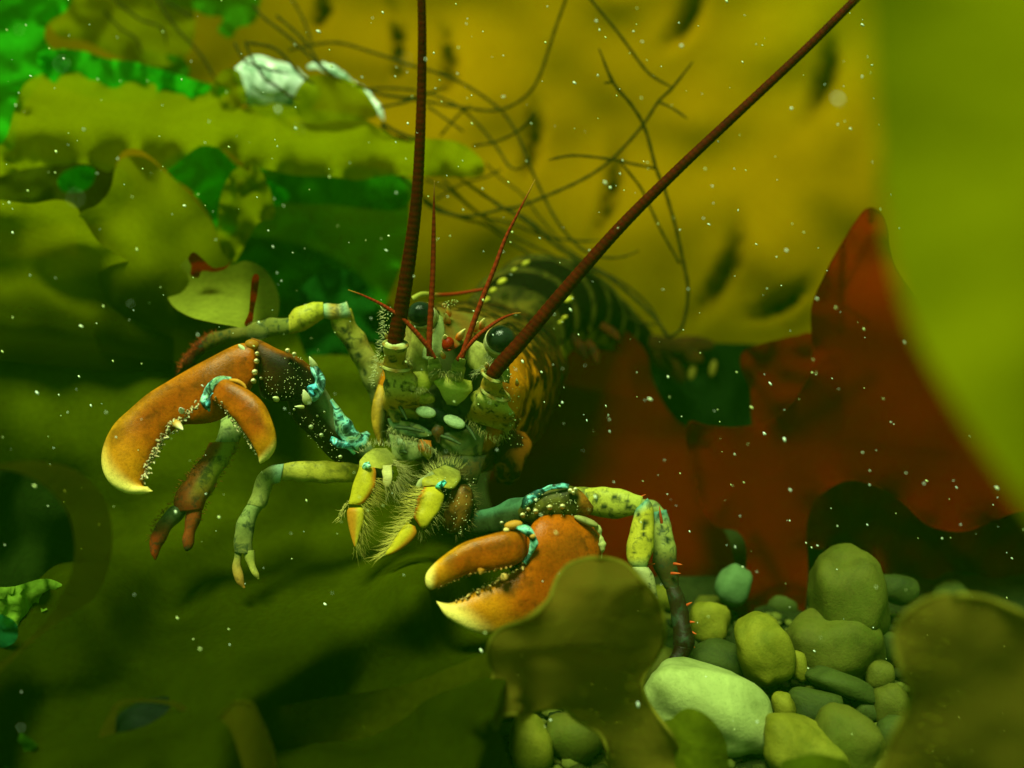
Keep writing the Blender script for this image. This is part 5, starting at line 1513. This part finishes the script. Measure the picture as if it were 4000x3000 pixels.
legB = leg([
    ([(955, 1600, 880, 1610, 2.62, .8), (955, 1680, 860, 1660, 2.56, .8), (945, 1712, 852, 1698, 2.54, .8), (930, 1735, 845, 1725, 2.53, .8)], lambda t, c, s: (0.28, 0.32, 0.10), .35),
    ([(938, 1725, 828, 1728, 2.53, .8), (922, 1760, 808, 1765, 2.52, .75), (878, 1828, 757, 1828, 2.505, .7), (836, 1905, 705, 1905, 2.49, .7), (806, 1955, 684, 1965, 2.48, .7), (792, 1992, 690, 2000, 2.475, .7)], lambda t, c, s: lerp(lerp((0.30, 0.28, 0.03), (0.28, 0.07, 0.01), sstep(.0, .5, -c * 1 + .2)), (0.20, 0.035, 0.008), sstep(.4, 1, t)), .35),
    ([(790, 1985, 722, 1990, 2.475, .8), (778, 2040, 718, 2040, 2.47, .8), (765, 2090, 714, 2090, 2.465, .8), (748, 2140, 718, 2142, 2.46, .8), (736, 2152, 724, 2154, 2.46, .8)], lambda t, c, s: lerp((0.22, 0.045, 0.008), (0.06, 0.01, 0.004), sstep(.75, .95, t)), .3),
    ([(740, 1985, 690, 1972, 2.475, .8), (722, 2020, 655, 1990, 2.47, .8), (665, 2075, 612, 2045, 2.46, .8), (632, 2130, 590, 2105, 2.455, .8), (622, 2170, 590, 2158, 2.45, .8), (610, 2190, 602, 2186, 2.45, .8)], lambda t, c, s: lerp((0.07, 0.09, 0.03), (0.30, 0.035, 0.006), sstep(.2, .75, t)), .45)])
hairs('bristles', legB, [(808, 1770), (757, 1830), (705, 1905), (684, 1960), (650, 1990), (612, 2045), (590, 2110)], [(-1, -.2)] * 7, 110, 18, 2.48, (0.36, 0.12, 0.02), 2, .4)
hairs('bristles', legB, [(930, 1740), (880, 1830), (836, 1905), (800, 1970), (780, 2040)], [(1, .3)] * 5, 50, 14, 2.49, (0.25, 0.07, 0.02), 2, .4)
legC = leg([
    ([(1420, 1890, 1400, 1795, 2.56, .8), (1334, 1884, 1318, 1806, 2.53, .75), (1220, 1882, 1215, 1803, 2.51, .75), (1125, 1880, 1122, 1803, 2.49, .8), (1085, 1872, 1092, 1815, 2.485, .8)], lambda t, c, s: lerp((0.42, 0.34, 0.02), (0.40, 0.35, 0.05), t), .12),
    ([(1095, 1880, 1110, 1805, 2.485, .8), (1068, 1892, 1052, 1822, 2.48, .8), (1064, 1910, 1010, 1860, 2.475, .8), (1045, 1960, 978, 1930, 2.47, .75), (1030, 1985, 962, 1968, 2.465, .8)], lambda t, c, s: lerp((0.30, 0.44, 0.28), (0.26, 0.26, 0.06), sstep(.05, .3, t)), .3),
    ([(1030, 1980, 965, 1968, 2.465, .8), (1016, 2000, 948, 1995, 2.46, .75), (994, 2066, 924, 2060, 2.455, .7), (984, 2130, 912, 2125, 2.45, .7), (984, 2165, 912, 2160, 2.45, .75)], lambda t, c, s: lerp((0.20, 0.24, 0.07), (0.16, 0.15, 0.03), t), .5),
    ([(988, 2150, 948, 2152, 2.448, .8), (996, 2190, 960, 2196, 2.445, .8), (1012, 2235, 984, 2245, 2.44, .8), (1015, 2262, 1004, 2264, 2.44, .8)], lambda t, c, s: lerp((0.26, 0.27, 0.05), (0.44, 0.36, 0.06), t), .1),
    ([(944, 2158, 912, 2160, 2.448, .8), (944, 2210, 910, 2215, 2.445, .8), (952, 2260, 924, 2270, 2.44, .8), (960, 2296, 952, 2300, 2.44, .8)], lambda t, c, s: lerp((0.20, 0.20, 0.04), (0.46, 0.20, 0.03), t), .2)])
legD = leg([
    ([(2140, 1960, 2140, 1900, 2.56, .8), (2258, 1992, 2255, 1902, 2.52, .75), (2352, 2026, 2340, 1902, 2.50, .7), (2430, 2026, 2418, 1910, 2.48, .7), (2478, 2010, 2490, 1928, 2.47, .8), (2500, 2000, 2512, 1936, 2.47, .8)], spots(lambda t, c, s: lerp((0.42, 0.38, 0.03), (0.36, 0.36, 0.05), t), [(.55, -.3, .03, .18), (.62, .2, .02, .2), (.74, -.5, .025, .15), (.86, .1, .04, .3)]), .4),
    ([(2486, 1985, 2530, 1945, 2.455, .9), (2474, 2020, 2545, 1975, 2.45, .8), (2455, 2100, 2553, 2064, 2.44, .75), (2447, 2165, 2552, 2140, 2.435, .75), (2462, 2200, 2530, 2196, 2.43, .8), (2480, 2225, 2522, 2225, 2.43, .8)], spots(lambda t, c, s: lerp((0.12, 0.30, 0.20), (0.44, 0.38, 0.03), sstep(.0, .22, t)) if t < .8 else lerp((0.44, 0.38, 0.03), (0.10, 0.24, 0.12), (t - .8) * 5), [(.36, -.25, .075, .34), (.50, -.2, .03, .18), (.16, .5, .05, .2), (.72, .4, .03, .15)]), .35),
    ([(2470, 2215, 2530, 2215, 2.43, .8), (2478, 2240, 2545, 2240, 2.425, .8), (2510, 2300, 2560, 2290, 2.42, .8), (2540, 2350, 2570, 2340, 2.41, .8)], lambda t, c, s: lerp((0.34, 0.34, 0.14), (0.24, 0.22, 0.06), t), .5)])
legE = leg([
    ([(2330, 1990, 2330, 1940, 2.66, .8), (2450, 2010, 2450, 1940, 2.62, .8), (2550, 2020, 2560, 1960, 2.57, .8), (2575, 2030, 2598, 1990, 2.55, .8)], lambda t, c, s: (0.20, 0.24, 0.06), .4),
    ([(2556, 2000, 2604, 1990, 2.54, .9), (2556, 2060, 2618, 2056, 2.53, .75), (2554, 2125, 2638, 2120, 2.52, .75), (2548, 2200, 2646, 2195, 2.51, .7), (2575, 2262, 2652, 2262, 2.50, .7), (2598, 2300, 2656, 2298, 2.495, .8)], spots(lambda t, c, s: lerp(lerp((0.08, 0.22, 0.15), (0.24, 0.25, 0.05), sstep(0, .2, t)), (0.045, 0.035, 0.008), sstep(.42, .66, t)), [(.20, .1, .035, .25), (.36, -.2, .06, .4)]), .5),
    ([(2598, 2292, 2656, 2290, 2.495, .8), (2612, 2340, 2672, 2330, 2.485, .75), (2622, 2400, 2690, 2400, 2.47, .75), (2628, 2470, 2706, 2460, 2.455, .75), (2630, 2515, 2712, 2510, 2.445, .75), (2628, 2540, 2696, 2552, 2.44, .8)], dk, .5),
    ([(2632, 2520, 2706, 2535, 2.44, .8), (2622, 2548, 2690, 2568, 2.43, .8), (2604, 2588, 2660, 2605, 2.42, .8), (2595, 2615, 2620, 2628, 2.41, .8), (2594, 2626, 2600, 2630, 2.41, .8)], lambda t, c, s: (0.012, 0.004, 0.0015), .4)])
for (bx, by, tx, ty) in [(2490, 1946, 2525, 1930), (2580, 2010, 2575, 1975), (2540, 2205, 2560, 2202), (2648, 2204, 2666, 2206), (2690, 2360, 2704, 2352), (2700, 2430, 2716, 2430), (2704, 2470, 2722, 2478), (2700, 2520, 2716, 2530), (2676, 2570, 2690, 2580), (2650, 2600, 2664, 2608), (2640, 2240, 2660, 2240)]:
    spine(bx - (tx - bx) * .7, by - (ty - by) * .7, 2.475, tx, ty, 2.465, 6.5, (0.40, 0.05, 0.01), (0.60, 0.10, 0.02), legE)

# --- abdomen and tail fan
segc = [(1985, 1310, 205, 3.05), (2045, 1235, 205, 3.12), (2120, 1185, 200, 3.21), (2205, 1180, 180, 3.30), (2295, 1215, 150, 3.38), (2385, 1262, 112, 3.46), (2470, 1310, 82, 3.52)]
abd = None
for i in range(6):
    x0, y0, w0, d0 = segc[i]; x1, y1, w1, d1 = segc[i + 1]
    V, Fc, C, M = [], [], [], []
    nr, na = 8, 40
    for k in range(nr):
        t = k / (nr - 1)
        tt = t * 1.22
        x = x0 + (x1 - x0) * tt; y = y0 + (y1 - y0) * tt; d = d0 + (d1 - d0) * tt
        w = (w0 + (w1 - w0) * tt) * (1.0 + .07 * (1 - t) - .05 * t)
        c = P(x, y, d); s = d / F
        roll = math.radians(12 + i * 9)
        hx = CR * math.cos(roll) - CU * math.sin(roll); hy = CR * math.sin(roll) + CU * math.cos(roll)
        for j in range(na):
            a = 2 * math.pi * j / na
            ca, sa = math.cos(a), math.sin(a)
            up = w * .86 if sa > 0 else w * .62
            flap = 1.0
            if -0.75 < sa < -0.2: flap = 1.12 + .06 * math.sin(t * math.pi)      # pointed side flaps
            p = c + hx * (ca * w * s * flap) + hy * (sa * up * s * flap)
            V.append(p)
            q = lerp((0.005, 0.0028, 0.0006), (0.050, 0.013, 0.0015), sstep(.2, -.4, sa))
            if t < .10: q = lerp(q, (0.10, 0.085, 0.008), .5)
            if abs(sa + .25) < .16 and t < .5: q = (0.30, 0.19, 0.012)
            C.append(q); M.append(.75)
    for k in range(nr - 1):
        for j in range(na):
            a, b = k * na + j, k * na + (j + 1) % na
            Fc.append((a, b, b + na, a + na))
    Fc.append(tuple(reversed(range(na)))); Fc.append(tuple((nr - 1) * na + j for j in range(na)))
    o = build('tail_segment', V, Fc, TAILM, lob_root, C, M)
    abd = abd or o
for k, (x, y, rot) in enumerate([(2590, 1345, 10), (2660, 1372, 25), (2560, 1390, 40), (2700, 1345, 0), (2620, 1420, 55)]):
    lump('tail_fan', x, y, 3.52 + .03 * k, 95, 34, 10, rot, (0.045, 0.016, 0.002), lob_root, .6, TAILM, 3, .1)
for (x, y) in [(2700, 1395), (2785, 1440), (2705, 1450)]:
    lump('tail_fringe', x, y, 3.56, 14, 34, 5, 12, (0.15, 0.12, 0.012), lob_root, .1)
for (x0, y0, x1, y1) in [(2230, 1310, 2290, 1400), (2290, 1330, 2335, 1420), (2345, 1270, 2420, 1330), (2180, 1290, 2200, 1340)]:
    loft('swimmeret', tubes([(x0, y0, 16, 3.12), ((x0 + x1) / 2 + 8, (y0 + y1) / 2, 22, 3.09), (x1, y1, 10, 3.07)]), TAILM, lob_root, n=16, sides=12, pig=lambda t, c, s: (0.04, 0.009, 0.001), mot=.8)
for (x, y) in [(2222, 1170), (2205, 1240), (2190, 1258), (1900, 1170), (1960, 1100), (1925, 1135), (2010, 1052), (2050, 1030)]:
    lump('pale_spot', x, y, 2.99 if x > 2100 else 3.02, 15, 8, 6, -30, (0.60, 0.50, 0.04), lob_root, .3, sub=2, rough=.8)

# ------------------------------------------------------------------ drifting specks in the water
def specks():
    parts = []
    for k in range(900):
        d = random.uniform(1.15, 1.7) if random.random() < .012 else random.uniform(2.0, 3.0)
        x = random.uniform(-100, 4100); y = random.uniform(-100, 3100)
        r = random.choice([2.0, 2.5, 3, 3.5, 4, 5.5]) * random.uniform(.45, .95) * 2.4 / F
        if random.random() < .015: r *= 1.6
        c = P(x, y, d)
        a = random.gauss(0.95, .25)
        ux = (CR * math.cos(a) - CU * math.sin(a)) * r * random.uniform(1.0, 2.6)
        uy = (CR * math.sin(a) + CU * math.cos(a)) * r
        parts.append(ball_data(c, ux, uy, CD * r, 1, random.choice([(0.85, 0.88, 0.65), (0.75, 0.8, 0.35), (0.85, 0.9, 0.8)])))
    V, Fc, C, M = merge(parts)
    o = build('marine_snow', V, Fc, HAIR, None, C, M)
    tag(o, 'pale specks drifting in the water all over the scene', 'marine snow', None, 'stuff')


specks()


# ------------------------------------------------------------------ turbid green water
def haze():
    m, t, out = nodes('turbid_water')
    v = N(t, 'ShaderNodeVolumePrincipled')
    v.inputs['Color'].default_value = (0.15, 0.75, 0.006, 1)
    v.inputs['Density'].default_value = 0.010
    t.links.new(v.outputs[0], out.inputs['Volume'])
    lo, hi = Vector((-15, -11, -1.2)), Vector((15, 19, 4.2))
    V = [(x, y, z) for x in (lo.x, hi.x) for y in (lo.y, hi.y) for z in (lo.z, hi.z)]
    Fc = [(0, 1, 3, 2), (4, 6, 7, 5), (0, 4, 5, 1), (2, 3, 7, 6), (0, 2, 6, 4), (1, 5, 7, 3)]
    o = build('haze', V, Fc, m, smooth=False)
    tag(o, 'turbid green sea water filling the whole scene', 'water', None, 'stuff')


haze()
